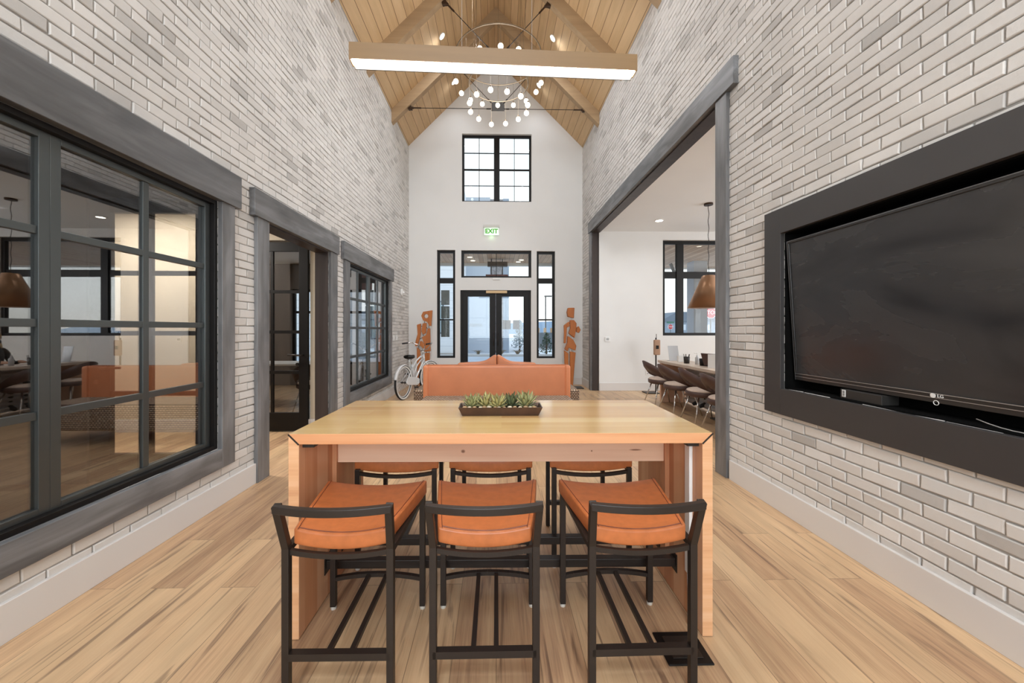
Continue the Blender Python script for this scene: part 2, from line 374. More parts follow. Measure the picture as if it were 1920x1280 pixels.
# ------------------------------------------------------------------ the room shell
XL, XR, YB, YF = -2.10, 2.09, 9.15, -3.2
EAVE, RIDGE = 5.75, 7.845
T = 0.15
def cells(a0, a1, b0, b1, holes):
    """rect minus holes as rectangles"""
    xs = sorted({a0, a1} | {min(max(h[i], a0), a1) for h in holes for i in (0, 1)})
    out = []
    for i in range(len(xs) - 1):
        x0, x1 = xs[i], xs[i + 1]
        if x1 - x0 < 1e-6: continue
        cut = sorted((h[2], h[3]) for h in holes if h[0] < x1 - 1e-6 and h[1] > x0 + 1e-6)
        z = b0
        for c0, c1 in cut:
            if c0 > z + 1e-6: out.append((x0, x1, z, min(c0, b1)))
            z = max(z, c1)
        if z < b1 - 1e-6: out.append((x0, x1, z, b1))
    return out
def brick_wall(name, face, inward, holes, label):
    """face: x of the brick faces; inward: +1/-1 direction into the lobby"""
    mb = MB(); rnd = random.Random(3 if inward > 0 else 5)
    back = face - inward * 0.009
    for a0, a1, b0, b1 in cells(YF, YB, 0, EAVE, holes):
        mb.box(back, face - inward * T, a0, a1, b0, b1, 1)
    BW, BH, J = 0.2032, 0.0677, 0.0078
    rows = int((EAVE - 0.02) / BH)
    for r in range(rows):
        z0 = r * BH + 0.012; z1 = z0 + BH - J
        if z1 < 0.16: continue
        off = (r % 2) * BW / 2 + rnd.uniform(-0.008, 0.008)
        y = -0.62 + off
        while y < YB:
            ya, yb = y + J / 2 + rnd.uniform(-.0015, .0015), y + BW - J / 2 + rnd.uniform(-.0015, .0015)
            y += BW
            ya, yb = max(ya, -0.6), min(yb, YB - 0.002)
            if yb - ya < 0.012: continue
            hit = [h for h in holes if h[0] < yb and h[1] > ya and h[2] < z1 and h[3] > z0]
            for c0, c1, d0, d1 in (cells(ya, yb, z0, z1, hit) if hit else [(ya, yb, z0, z1)]):
                if c1 - c0 < 0.012 or d1 - d0 < 0.012: continue
                pr = rnd.uniform(0.0, 0.004); tl = rnd.uniform(-0.0022, 0.0022); tl2 = rnd.uniform(-0.0012, 0.0012)
                jz = [rnd.uniform(-.0032, .0032) for _ in range(4)]
                c = 0.0045
                X0 = back; f = lambda a, b: face + inward * (pr - 0.002 + a * tl2 + b * tl)
                corners = [(c0, d0 + jz[0]), (c1, d0 + jz[1]), (c1, d1 + jz[2]), (c0, d1 + jz[3])]
                inn = [(c0 + c, d0 + c + jz[0]), (c1 - c, d0 + c + jz[1]), (c1 - c, d1 - c + jz[2]), (c0 + c, d1 - c + jz[3])]
                sg = [(-1, -1), (1, -1), (1, 1), (-1, 1)]
                vs = [(X0, p[0], p[1]) for p in corners] + [(f(*sg[i]) - inward * 0.0028, p[0], p[1]) for i, p in enumerate(corners)] + [(f(*sg[i]), p[0], p[1]) for i, p in enumerate(inn)]
                fs = []
                for i in range(4):
                    j = (i + 1) % 4
                    fs += [(i, j, 4 + j, 4 + i), (4 + i, 4 + j, 8 + j, 8 + i)]
                fs.append((8, 9, 10, 11))
                if inward < 0: fs = [tuple(reversed(q)) for q in fs]
                mb.add(vs, fs, 0)
    o = mb.build(name, ['brick', 'mortar']); st(o, label)
    return o
W1 = (0.82, 2.905, 0.433, 2.30)
D1 = (3.50, 4.79, 0.0, 2.31)
W2 = (5.41, 7.45, 0.43, 2.29)
OP = (3.52, 8.24, 0.0, 3.46)
NI = (0.87, 2.705, 0.905, 2.03)
brick_wall('wall_left', XL, 1, [W1, D1, W2], 'white painted brick wall with two dark framed windows and a doorway')
brick_wall('wall_right', XR, -1, [OP, NI], 'white painted brick wall with the wide dining opening and the recessed screen')

# far gable wall with its openings
TR = (-0.846, 0.85, 2.585, 3.245)
DR = (-0.868, 0.842, 0.0, 2.283)
SL = (-1.43, -0.99, 0.645, 3.25)
SR = (0.98, 1.425, 0.635, 3.23)
UW = (-0.826, 0.852, 4.42, 6.055)
mb = MB(); Y0, Y1 = YB, YB + 0.22
for c in cells(XL - T, XR + T, 0, EAVE, [TR, DR, SL, SR, UW]): mb.box(c[0], c[1], Y0, Y1, c[2], c[3])
zt = UW[3]
mb.prism([(XL, EAVE), (UW[0], EAVE), (UW[0], zt), (XL + zt - EAVE, zt)], 'Y', Y0, Y1)
mb.prism([(UW[1], EAVE), (XR, EAVE), (XR - (zt - EAVE), zt), (UW[1], zt)], 'Y', Y0, Y1)
mb.prism([(XL + zt - EAVE, zt), (XR - (zt - EAVE), zt), (-0.005, RIDGE)], 'Y', Y0, Y1)
st(mb.build('wall_back', 'white_wall'), 'white painted gable wall with the entrance doors')
# wall behind the camera, its window openings added to let light in
mb = MB()
for c in cells(XL - T, XR + T, 0, EAVE, [(-1.6, 1.6, 0.9, 4.3)]): mb.box(c[0], c[1], YF - 0.2, YF, c[2], c[3])
mb.prism([(XL, EAVE), (-1.2, EAVE), (-1.2, 6.6), (XL + 6.6 - EAVE, 6.6)], 'Y', YF - .2, YF)
mb.prism([(1.2, EAVE), (XR, EAVE), (XR - (6.6 - EAVE), 6.6), (1.2, 6.6)], 'Y', YF - .2, YF)
mb.prism([(XL + 6.6 - EAVE, 6.6), (XR - (6.6 - EAVE), 6.6), (-0.005, RIDGE)], 'Y', YF - .2, YF)
st(mb.build('wall_front', 'white_wall'))
w6 = struct('window_6'); m_ = MB()  # unseen window, added with the lower opening to admit light
for x in (-1.57, -0.55, 0.55, 1.57): m_.box(x - .03, x + .03, YF - .12, YF - .06, 0.9, 4.3)
for z in (0.93, 2.0, 3.2, 4.27): m_.box(-1.6, 1.6, YF - .12, YF - .06, z - .03, z + .03)
m_.build('window_frame', 'black', w6)
# floor, ground, ceiling
st(MB().box(-7.2, 8.2, YF - .2, YB + 0.2, -0.12, 0.0).build('floor', 'floor'), 'tan and brown plank floor')
mb = MB(); d = 0.14
mb.prism([(XL - T, EAVE - T), (-0.005, RIDGE), (-0.005, RIDGE + d), (XL - T, EAVE - T + d)], 'Y', YF, YB)
mb.prism([(XR + T, EAVE - T), (-0.005, RIDGE), (-0.005, RIDGE + d), (XR + T, EAVE - T + d)], 'Y', YF, YB)
st(mb.build('ceiling', 'ceil_wood'), 'vaulted pine board ceiling')

# baseboards
def base(name, boxes):
    mb = MB()
    for b in boxes: mb.box(*b)
    st(mb.build(name, 'base', bevel=0.003))
base('baseboard_left', [(XL - .004, XL + .018, a, b, 0, 0.172) for a, b in ((YF, 3.335), (4.99, YB))])
base('baseboard_right', [(XR - .018, XR + .004, a, b, 0, 0.172) for a, b in ((YF, 3.33), (8.40, YB))])
base('baseboard_back', [(a, b, YB - .016, YB, 0, 0.16) for a, b in ((XL, -0.87), (0.845, XR))])
base('baseboard_dining', [(2.25, 7.5, 8.184, 8.2, 0, 0.17)])

# window / door builders on the left wall
CF = XL + 0.032   # face of the casing
HF = XL + 0.048   # face of the head board
def casing_boxes(par, h, hy0, hy1, hz1, cw_near, cw_far, cb=None):
    y0, y1, z0, z1 = h
    MB().box(XL - .004, HF, hy0, hy1, z1 - 0.0, hz1).build('head_casing', 'casing', par, bevel=0.003)
    MB().box(XL - .004, CF, y0 - cw_near, y0 + .0, (z0 - cb) if cb else 0, z1).build('side_casing', 'casing_v', par, bevel=0.003)
    MB().box(XL - .004, CF, y1, y1 + cw_far, (z0 - cb) if cb else 0, z1).build('side_casing', 'casing_v', par, bevel=0.003)
    if cb: MB().box(XL - .004, CF, y0, y1, z0 - cb, z0).build('sill_casing', 'casing', par, bevel=0.003)
def left_window(name, h, label):
    par = struct(name, label)
    y0, y1, z0, z1 = h
    f = MB(); xa, xb = XL - .146, XL - .004
    f.box(xa, xb, y0, y0 + .03, z0, z1).box(xa, xb, y1 - .03, y1, z0, z1).box(xa, xb, y0 + .03, y1 - .03, z1 - .03, z1).box(xa, xb, y0 + .03, y1 - .03, z0, z0 + .03)
    f.build('window_frame', 'black', par, bevel=0.002)
    ym = (y0 + y1) / 2; st_w = 0.046
    yy = [(y0 + .03, ym), (ym, y1 - .03)]
    for i, (a, b) in enumerate(yy):
        sx = XL - .062
        s_ = MB(); x0_, x1_ = sx - .022, sx + .022
        s_.box(x0_, x1_, a, a + st_w, z0 + .03, z1 - .03).box(x0_, x1_, b - st_w, b, z0 + .03, z1 - .03)
        s_.box(x0_, x1_, a + st_w, b - st_w, z0 + .03, z0 + .06).box(x0_, x1_, a + st_w, b - st_w, z1 - .065, z1 - .03)
        sash = s_.build('sash', 'frame', par, bevel=0.002)
        m_ = MB(); yc = (a + b) / 2; za, zb = z0 + .06, z1 - .065
        x0_, x1_ = sx - .014, sx + .014
        m_.box(x0_, x1_, yc - .02, yc + .02, za, zb)
        for k in (1, 2, 3):
            z = za + (zb - za) * k / 4
            m_.box(x0_, x1_, a + st_w, yc - .02, z - .019, z + .019).box(x0_, x1_, yc + .02, b - st_w, z - .019, z + .019)
        m_.build('muntins', 'frame', sash, bevel=0.002)
        MB().box(sx - .003, sx + .003, a + st_w, b - st_w, za, zb).build('pane', 'glass_dark', sash)
    return par
w1 = left_window('window_1', W1, 'large black grid window in weathered grey casing nearest the camera')
casing_boxes(w1, W1, 0.60, 3.10, 2.555, .14, .14, .146)
w2 = left_window('window_2', W2, 'black grid window in grey casing beside the bicycle')
casing_boxes(w2, W2, 5.165, 7.66, 2.535, .17, .125, .165)
# doorway in the left wall
d1 = struct('door_1', 'doorway with weathered grey casing and dark jambs')
casing_boxes(d1, D1, 3.266, 5.01, 2.545, .172, .195)
j = MB(); xa, xb = XL - T - .012, XL - .004
j.box(xa, xb, D1[0] - .001, D1[0] + .018, 0, D1[3]).box(xa, xb, D1[1] - .018, D1[1] + .001, 0, D1[3]).box(xa, xb, D1[0] + .018, D1[1] - .018, D1[3] - .018, D1[3])
j.build('jamb', 'jamb', d1)
# wide opening on the right
t1 = struct('trim_1', 'weathered dark wood casing around the wide dining opening')
MB().box(XR + .004, XR - .048, 3.223, 8.40, OP[3], 3.70).build('head_casing', 'casing', t1, bevel=.003)
MB().box(XR + .004, XR - .032, 3.35, OP[0], 0, OP[3]).build('side_casing', 'casing_v', t1, bevel=.003)
MB().box(XR + .004, XR - .032, OP[1], 8.385, 0, OP[3]).build('side_casing', 'casing_v', t1, bevel=.003)
j = MB(); xa, xb = XR + T + .012, XR + .004
j.box(xa, xb, OP[0] - .001, OP[0] + .02, 0, OP[3]).box(xa, xb, OP[1] - .02, OP[1] + .001, 0, OP[3]).box(xa, xb, OP[0] + .02, OP[1] - .02, OP[3] - .02, OP[3])
j.build('jamb', 'jamb', t1)

# exterior windows with black frames (in walls that face the camera)
def ext_window(name, h, Y, label, vert=(), horiz=(), fr=.05, bar=.014, thick=()):
    par = struct(name, label); x0, x1, z0, z1 = h; m_ = MB(); ya, yb = Y + .07, Y + .14
    m_.box(x0, x0 + fr, ya, yb, z0, z1).box(x1 - fr, x1, ya, yb, z0, z1).box(x0 + fr, x1 - fr, ya, yb, z0, z0 + fr * .8).box(x0 + fr, x1 - fr, ya, yb, z1 - fr, z1)
    for x, wd in thick: m_.box(x - wd / 2, x + wd / 2, ya, yb, z0 + fr * .8, z1 - fr)
    m_.build('window_frame', 'black', par, bevel=.003)
    if vert or horiz:
        b_ = MB()
        for x, wd in vert: b_.box(x - wd / 2, x + wd / 2, ya + .02, yb - .02, z0 + fr * .8, z1 - fr)
        for z, wd in horiz: b_.box(x0 + fr, x1 - fr, ya + .022, yb - .022, z - wd / 2, z + wd / 2)
        b_.build('muntins', 'black', par)
    MB().box(x0 + fr, x1 - fr, Y + .1, Y + .106, z0 + fr * .8, z1 - fr).build('pane', 'glass', par)
    return par
ext_window('window_3', UW, YB, 'high black framed window of sixteen panes in the gable', vert=[(-.416, .014), (.44, .014)], horiz=[(5.63, .016), (5.225, .04), (4.835, .014)], thick=[(.012, .14)], fr=.05)
ext_window('window_4', TR, YB, 'wide transom window over the entrance doors', thick=[(0.0, .014)], fr=.06)
ext_window('window_5', SL, YB, 'tall narrow sidelight by the wooden figure with a ring head', horiz=[(2.52, .13), (1.57, .035)], fr=.06)
ext_window('window_7', SR, YB, 'tall narrow sidelight by the wooden figure with a square head', horiz=[(2.52, .13), (1.57, .035)], fr=.055)
# entrance double door
d2 = struct('door_2', 'black double entrance door with two tall glass panes')
m_ = MB(); x0, x1, z0, z1 = DR; ya, yb = YB + .04, YB + .12
m_.box(x0, x0 + .05, ya, yb, 0, z1).box(x1 - .05, x1, ya, yb, 0, z1).box(x0 + .05, x1 - .05, ya, yb, z1 - .05, z1)
m_.build('door_frame', 'black', d2)
xm = (x0 + x1) / 2
for i, (a, b) in enumerate(((x0 + .052, xm - .003), (xm + .003, x1 - .052))):
    l_ = MB(); sw = .125; ga, gb = (a + sw, b - .145) if i == 0 else (a + .145, b - sw)
    l_.box(a, ga, ya + .01, yb - .015, 0.01, z1 - .052).box(gb, b, ya + .01, yb - .015, 0.01, z1 - .052)
    l_.box(ga, gb, ya + .01, yb - .015, 0.01, 0.28).box(ga, gb, ya + .01, yb - .015, z1 - .15, z1 - .052)
    lf = l_.build('door_leaf', 'black', d2)
    MB().box(ga, gb, YB + .08, YB + .086, .28, z1 - .15).build('pane', 'glass', lf)
    hx = b - .05 if i == 0 else a + .05
    MB().tube([(hx, ya + .01, .95), (hx, ya - .03, .95), (hx, ya - .03, 1.25), (hx, ya + .01, 1.25)], .010).build('handle', 'black_metal', lf, smooth=True)
MB().box(-.25, .263, YB - .012, YB + .045, 2.205, 2.272).build('door_closer', flat('bronze_closer', (168, 140, 104), .4, metal=.5), d2, bevel=.006)

# ---- dining room shell (through the opening)
DZ = 3.47
DW = (3.64, 6.2, 1.20, 3.29)
mb = MB()
for c in cells(XR + T, 7.6, 0, DZ + .15, [DW]): mb.box(c[0], c[1], 8.2, 8.4, c[2], c[3])
mb.box(XR + T, 2.45, 8.4, YB, 0, DZ + .15)
st(mb.build('wall_dining_back', 'white_wall'))
mb = MB()
for c in cells(0.4, 8.4, 0, DZ + .15, [(2.5, 6.5, 1.0, 3.1)]): mb.box(7.5, 7.7, c[0], c[1], c[2], c[3])
st(mb.build('wall_dining_side', 'white_wall'))
st(MB().box(XR + T, 7.7, 0.2, 0.4, 0, DZ + .15).build('wall_dining_front', 'white_wall'))
st(MB().box(XR + T, 7.7, 0.2, 8.4, DZ, DZ + .15).build('ceiling_dining', 'white_ceiling'))
ext_window('window_8', DW, 8.2, 'black framed dining window with a deep transom bar', thick=[(4.055, .155), (5.5, .155)], horiz=[(2.535, .15)], fr=.075)
# ---- offices behind the left wall
OZ = 2.9
OX = -6.4
st(MB().box(OX, XL - T, YF, YB, OZ, OZ + .12).build('ceiling_office', 'white_ceiling'))
mb = MB()
for c in cells(YF, YB, 0, OZ, []): mb.box(OX - .15, OX, c[0], c[1], c[2], c[3])
st(mb.build('wall_office_side', 'greige'))
mb = MB()
for c in cells(OX, XL - T, 0, OZ, [(-3.46, -2.44, 0, 2.5)]): mb.box(c[0], c[1], 5.02, 5.12, c[2], c[3])
st(mb.build('wall_office_partition', 'beige_wall'))
mb = MB()
for c in cells(OX, XL - T, 0, OZ, [(-3.53, -2.50, 0, 2.47)]): mb.box(c[0], c[1], 3.34, 3.46, c[2], c[3])
st(mb.build('wall_office_front_partition', 'greige'))  # partition added to keep the vestibule light out of the front office
st(MB().box(OX, XL - T, 5.004, 5.02, 0, .16).build('baseboard_office', 'base'))
OW = (-4.9, -2.75, 0.5, 2.3)
mb = MB()
for c in cells(OX, XL - T, 0, OZ, [OW]): mb.box(c[0], c[1], YB, YB + .2, c[2], c[3])
st(mb.build('wall_office_back', 'greige'))
ext_window('window_9', OW, YB, 'black framed office window facing the street', thick=[(-3.8, .08)], horiz=[(1.75, .06)], fr=.06)
st(MB().box(OX, XL - T, YF - .1, YF, 0, OZ).build('wall_office_front', 'greige'))
def glass_leaf(name, x0, x1, Y, mx, label, handle=-1, z1=2.47):
    par = struct(name, label); s = .115; l_ = MB(); ya, yb = Y, Y + .045
    sl = .175 if handle < 0 else s
    a, b = x0 + sl, x1 - s
    l_.box(x0, a, ya, yb, .012, z1).box(b, x1, ya, yb, .012, z1).box(a, b, ya, yb, .012, .25).box(a, b, ya, yb, z1 - .12, z1)
    lf = l_.build('door_leaf', 'black', par, bevel=.002)
    m_ = MB(); zb = z1 - .12
    m_.box(mx - .016, mx + .016, ya + .006, yb - .006, .25, zb)
    for k in (1, 2, 3):
        z = .25 + (zb - .25) * k / 4; m_.box(a, mx - .016, ya + .006, yb - .006, z - .02, z + .02).box(mx + .016, b, ya + .006, yb - .006, z - .02, z + .02)
    m_.build('muntins', 'black', lf)
    MB().box(a, b, Y + .02, Y + .025, .25, zb).build('pane', 'glass_door', lf)
    hx = x0 + .14 if handle < 0 else x1 - .06
    h_ = MB(); h_.tube([(hx, ya, 1.0), (hx, ya - .05, 1.0), (hx + .17 * -handle * 1, ya - .05, 1.005)], .011)
    h_.build('lever_handle', 'black_metal', lf, smooth=True)
    MB().lathe([(.022, ya - .012), (.022, ya)], (hx - .07, 0, .88), 14, axis='Y').build('lock_cylinder', 'chrome', lf)
    return par
glass_leaf('door_3', -3.53, -2.50, 3.36, -3.02, 'black glazed office door standing open behind the large window')
glass_leaf('door_4', -3.45, -2.455, 4.985, -2.92, 'black glazed door seen through the grey cased doorway', handle=1)
light('office_fill', 'AREA', (-4.3, 4.2, 2.85), 95, (1, .96, .90), (1.2, .6))  # unseen area lamps added to brighten the office rooms, no fixtures
light('office_fill', 'AREA', (-4.2, 1.2, 2.85), .6, (1, .93, .85), (1.2, .6))
light('office_fill', 'AREA', (-4.2, 7.2, 2.85), 14, (1, .95, .9), (1.2, .6))
# ------------------------------------------------------------------ roof trusses
def truss(yc, label, hw=.06):
    t = thing('roof_truss', label, 'roof truss', (0, yc, 0), group=None)
    dz = .265
    for s in (-1, 1):
        xw = XL if s < 0 else XR
        MB().prism([(xw, EAVE - dz), (xw, EAVE), (-.005, RIDGE), (-.005, RIDGE - dz)], 'Y', -hw, hw).build('rafter', 'rafter', t)
    b = MB()
    ends = [(-1.72, 5.815), (1.78, 5.815), (-.83, 6.70), (.84, 6.70)]
    zc = 5.85
    for i, (x, z) in enumerate(ends):
        rods = MB(); br = MB()
        s = -1 if x < 0 else 1
        tgt = Vector((s * .12 + .03, 0, 5.815 if i < 2 else 5.93))
        e_ = Vector((x, 0, z)); d = (tgt - e_).normalized()
        rods.tube([e_ + d * .05, tgt - d * .11, tgt - d * .109, tgt + d * .01], [.0065, .0065, .014, .014], 8).build('tie_rod', 'black_metal', t, smooth=True)
        br.tube([e_ - d * .02, e_ + d * .05, e_ + d * .052, e_ + d * .20], [.024, .024, .015, .015], 8)
        br.bar(e_ - Vector((0, 0, .02)) + Vector((s * .06, 0, 0)), e_ + Vector((s * .02, 0, .0)) + d * .01, .05, .07)
        br.prism([(x - s * .03, z - .045), (x + s * .035, z - .045), (x + s * .10, z + .10), (x - s * .0, z + .045)], 'Y', -.02, .02)
        br.build('rod_bracket', 'bronze', t, bevel=.003)
    p_ = MB(); p_.prism([(-.105, 5.775), (.165, 5.775), (.165, 5.90), (.12, 5.945), (-.06, 5.945), (-.105, 5.90)], 'Y', -.012, .012)
    p_.build('centre_plate', 'plate', t, bevel=.002)
    return t
M['bronze'] = flat('dark_bronze', (70, 52, 38), .4, metal=.6)
M['plate'] = flat('grey_steel_plate', (98, 98, 98), .45, metal=.4)
truss(7.70, 'timber roof truss with steel tie rods closest to the gable wall')
truss(6.24, 'timber roof truss with steel tie rods in the middle of the vault')
truss(4.81, 'timber roof truss with steel tie rods closest to the linear light', .06)

# recessed downlights in the vault
DLB = emission('downlight_glow', (255, 244, 224), 14)
def downlight(name, loc, normal, label, power, grp, r=.055):
    t = thing(name, label, 'downlight', loc, group=grp)
    q = Vector(normal).to_track_quat('Z', 'Y'); t.rotation_mode = 'QUATERNION'; t.rotation_quaternion = q
    MB().lathe([(r + .014, -.004), (r + .014, .006), (r, .008), (r, -.004)], n=24).build('trim_ring', 'white_plastic', t, smooth=False)
    MB().lathe([(1e-6, .004), (r, .004)], n=24).build('lens', DLB, t)
    l = light('downlight_beam', 'SPOT', (0, 0, .03), power, WARM, rot=(PI, 0, 0), cone=R(150))
    l.data.spot_blend = 1.0
    l.location = Vector(loc) + Vector(normal).normalized() * .04
    l.rotation_euler = (0, 0, 0)
    return t
s2 = math.sqrt(.5)
for nm, (x, y), lb in (('a', (-1.02, 7.12), 'glowing downlight in the darker slope, above the linear light'), ('b', (-.96, 8.53), 'glowing downlight in the grey lit slope, near the gable wall'),
                       ('c', (1.06, 7.06), 'glowing downlight in the golden slope, above the linear light'), ('d', (.97, 8.57), 'glowing downlight in the golden slope, near the gable wall')):
    z = EAVE + (x - XL) if x < 0 else EAVE + (XR - x)
    n_ = (s2, 0, -s2) if x < 0 else (-s2, 0, -s2)
    downlight('ceiling_downlight', (x + n_[0] * .004, y, z + n_[2] * .004), n_, lb, 55 if y < 8 else 18, 'downlights in the vaulted ceiling')
for y in (4.1, 2.7, .6, -1.2):      # the same row carried on over the viewer's head
    for x in (-1.0, 1.0):
        l = light('downlight_beam', 'SPOT', (x, y, 6.75), 48, WARM, cone=R(150)); l.data.spot_blend = 1

# ------------------------------------------------------------------ linear light over the table
lt = thing('linear_light', 'long wooden beam shaped light hanging over the table', 'light fixture', (-.001, 2.0, 2.71), R(2.2))
sh = MB(); Lh = .75; wd = .032; hh = .085
sh.box(-Lh, Lh, -wd, -wd + .006, 0, hh).box(-Lh, Lh, wd - .006, wd, 0, hh).box(-Lh, -Lh + .006, -wd + .006, wd - .006, 0, hh).box(Lh - .006, Lh, -wd + .006, wd - .006, 0, hh).box(-Lh + .006, Lh - .006, -wd + .006, wd - .006, .02, hh - .001)
sh.build('housing', wood('light_housing_wood', [(0.2, (112, 86, 54)), (0.8, (140, 110, 72))], rough=.5, grain=.35), lt)
MB().box(-Lh + .014, Lh - .014, -wd + .004, wd - .006, -.004, .018).build('diffuser', emission('linear_diffuser', (252, 248, 240), 42.0), lt)
MB().box(-Lh + .012, Lh - .012, wd - .005, wd, -.014, 0).build('lower_lip', 'black_metal', lt)
cb = MB()
for x in (-.18, .19): cb.tube([(x, 0, hh), (x, 0, 5.3 - .0 + (1.4 - abs(x)))], .0012, 5)
cb.build('suspension_cable', 'chrome', lt)

# ------------------------------------------------------------------ chandelier
ch = thing('ring_chandelier', 'two tier ring chandelier hung with small glowing globes', 'chandelier', (.035, 5.6, 5.35))
def ring(r, z, name):
    MB().tube([(r * math.cos(a), r * math.sin(a), z) for a in [2 * PI * k / 64 for k in range(64)]], .0085, 8, closed=True).build(name, 'brassy', ch, smooth=True)
M['brassy'] = flat('brushed_nickel', (128, 112, 92), .3, metal=.8)
GL = emission('globe_glow', (255, 240, 214), 6.0)
ring(.63, 0, 'upper_ring'); ring(.436, -.39, 'lower_ring')
gb = None
def globe(x, y, z0, z1):
    global gb
    if gb is None:
        g = MB().ball((0, 0, 0), .036, 16).build('globe', GL, ch, smooth=True)
        s_ = MB().lathe([(.011, .034), (.011, .06), (.004, .066)], n=10).build('socket', 'brassy', g)
        gb = (g, s_)
    else:
        g = gb[0].copy(); COL.objects.link(g); g.parent = ch; s_ = gb[1].copy(); COL.objects.link(s_); s_.parent = g
    g.location = (x, y, z1)
    return MB().tube([(x, y, z0), (x, y, z1 + .06)], .0016, 5).build('globe_cable', 'brassy', ch)
rr = random.Random(2)
for k in range(16):
    a = 2 * PI * (k + .0) / 16 + R(-90) + rr.uniform(-.04, .04)
    globe(.63 * math.cos(a), .63 * math.sin(a), 0, -.30 if k in (0, 1, 15) else -.35 + rr.uniform(-.02, .02))
for k in range(12):
    a = 2 * PI * (k + .5) / 12 + R(-90)
    globe(.436 * math.cos(a), .436 * math.sin(a), -.39, -.75 + rr.uniform(-.015, .015))
cb = MB()
for a in (R(55), R(125), R(235), R(305)):
    x, y = .62 * math.cos(a), .62 * math.sin(a)
    cb.tube([(x, y, 0), (x, y, RIDGE - 5.36 - abs(x + .035))], .003, 6)
for a in (R(90), R(210), R(330)):
    cb.tube([(.436 * math.cos(a), .436 * math.sin(a), -.39), (.3 * math.cos(a), .3 * math.sin(a), 1.9)], .0022, 6)
cb.tube([(0, 0, 1.9), (-.035, 0, RIDGE - 5.35)], .012, 8).lathe([(.3, 1.89), (.3, 1.91)], n=24)
cb.build('suspension_rod', 'brassy', ch)
light('chandelier_glow', 'POINT', (.035, 5.6, 4.9), 60, WARM, soft=.45)

# ------------------------------------------------------------------ table
TZ = .885
tb = thing('high_table', 'long maple waterfall edge high table in the middle of the lobby', 'table', (.028, 2.015, 0), R(-.6))
hw_, hd, th = .915, .383, .045
# top with mitred ends
def edged(poly, name, mats):
    m_ = MB().prism(poly, 'Y', -hd, hd); m_.m[0] = m_.m[1] = 1
    return m_.build(name, mats, tb, bevel=.0015)
M['maple_edge'] = wood('table_edge_wood', [(0.25, (196, 130, 88)), (0.5, (214, 150, 104)), (0.75, (226, 170, 124))], rough=.4, grain=.7, bump=.05, swap='XYZ')
M['maple_endgrain'] = wood('sawn_edge_wood', [(0.25, (204, 146, 104)), (0.5, (222, 170, 126)), (0.75, (232, 188, 148))], rough=.5, grain=1.2, bump=.2, swap='XZY')
edged([(-hw_, TZ), (-hw_ + th, TZ - th), (hw_ - th, TZ - th), (hw_, TZ)], 'tabletop', ['maple', 'maple_edge'])
for s in (-1, 1):
    edged([(s * hw_, 0.004), (s * hw_, TZ - .002), (s * (hw_ - th), TZ - th - .002), (s * (hw_ - th), 0.004)], 'end_panel', ['maple_side', 'maple_endgrain'])
    a = Vector((s * (hw_ + .0006), 0, TZ - .0015)); b_ = Vector((s * (hw_ - th - .0), 0, TZ - th - .0015))
    for yy in (-hd - .001, hd + .001): MB().bar(a + Vector((0, yy, 0)), b_ + Vector((0, yy, 0)), .003, .006, up=(0, 0, 1)).build('mitre_strip', 'black_metal', tb)
    MB().box(s * (hw_ - th - .05), s * (hw_ - th), -hd + .03, -hd + .07, TZ - th - .022, TZ - th - .002).build('corner_bracket', 'black_metal', tb)
    MB().box(s * (hw_ - th - .022), s * (hw_ - th), -.06, .0, .15, TZ - th).build('leg_cleat', 'maple_side', tb)
def add_knots(m, pts):
    t = m.node_tree; b = t.nodes['Principled BSDF']; col = b.inputs['Base Color'].links[0].from_socket; tc = nn(t, 'ShaderNodeTexCoord')
    for (x, y, z), (rx, rz) in pts:
        mp = nn(t, 'ShaderNodeMapping'); mp.inputs['Location'].default_value = (-x / rx, 0, -z / rz); mp.inputs['Scale'].default_value = (1 / rx, 0, 1 / rz); t.links.new(tc.outputs['Object'], mp.inputs[0])
        ln = nn(t, 'ShaderNodeVectorMath', operation='LENGTH'); t.links.new(mp.outputs[0], ln.inputs[0])
        mr = nn(t, 'ShaderNodeMapRange'); mr.inputs['From Min'].default_value = .45; mr.inputs['From Max'].default_value = 1.1; mr.inputs['To Min'].default_value = .85; mr.inputs['To Max'].default_value = 0; t.links.new(ln.outputs['Value'], mr.inputs[0])
        mx = nn(t, 'ShaderNodeMix', data_type='RGBA'); mx.inputs[7].default_value = lin((112, 62, 36)) + (1,); t.links.new(mr.outputs[0], mx.inputs[0]); t.links.new(col, mx.inputs[6]); col = mx.outputs[2]
    t.links.new(col, b.inputs['Base Color'])
add_knots(M['maple_apron'], [((-.20, 0, .70), (.012, .010)), ((.58, 0, .765), (.014, .006)), ((.70, 0, .705), (.035, .005)), ((.47, 0, .70), (.005, .005))])
MB().box(-hw_ + th + .022, hw_ - th - .022, -.045, .0, .645, TZ - th).build('apron', 'maple_apron', tb, bevel=.002)
for yy in (-.115, .085):
    b_ = MB(); b_.box(-hw_ + th + .003, hw_ - th - .003, yy - .02, yy + .02, .15, .19)
    for s in (-1, 1): b_.box(s * (hw_ - th - .004), s * (hw_ - th), yy - .035, yy + .035, .125, .215)
    b_.build('foot_rail', 'black_metal', tb, bevel=.002)
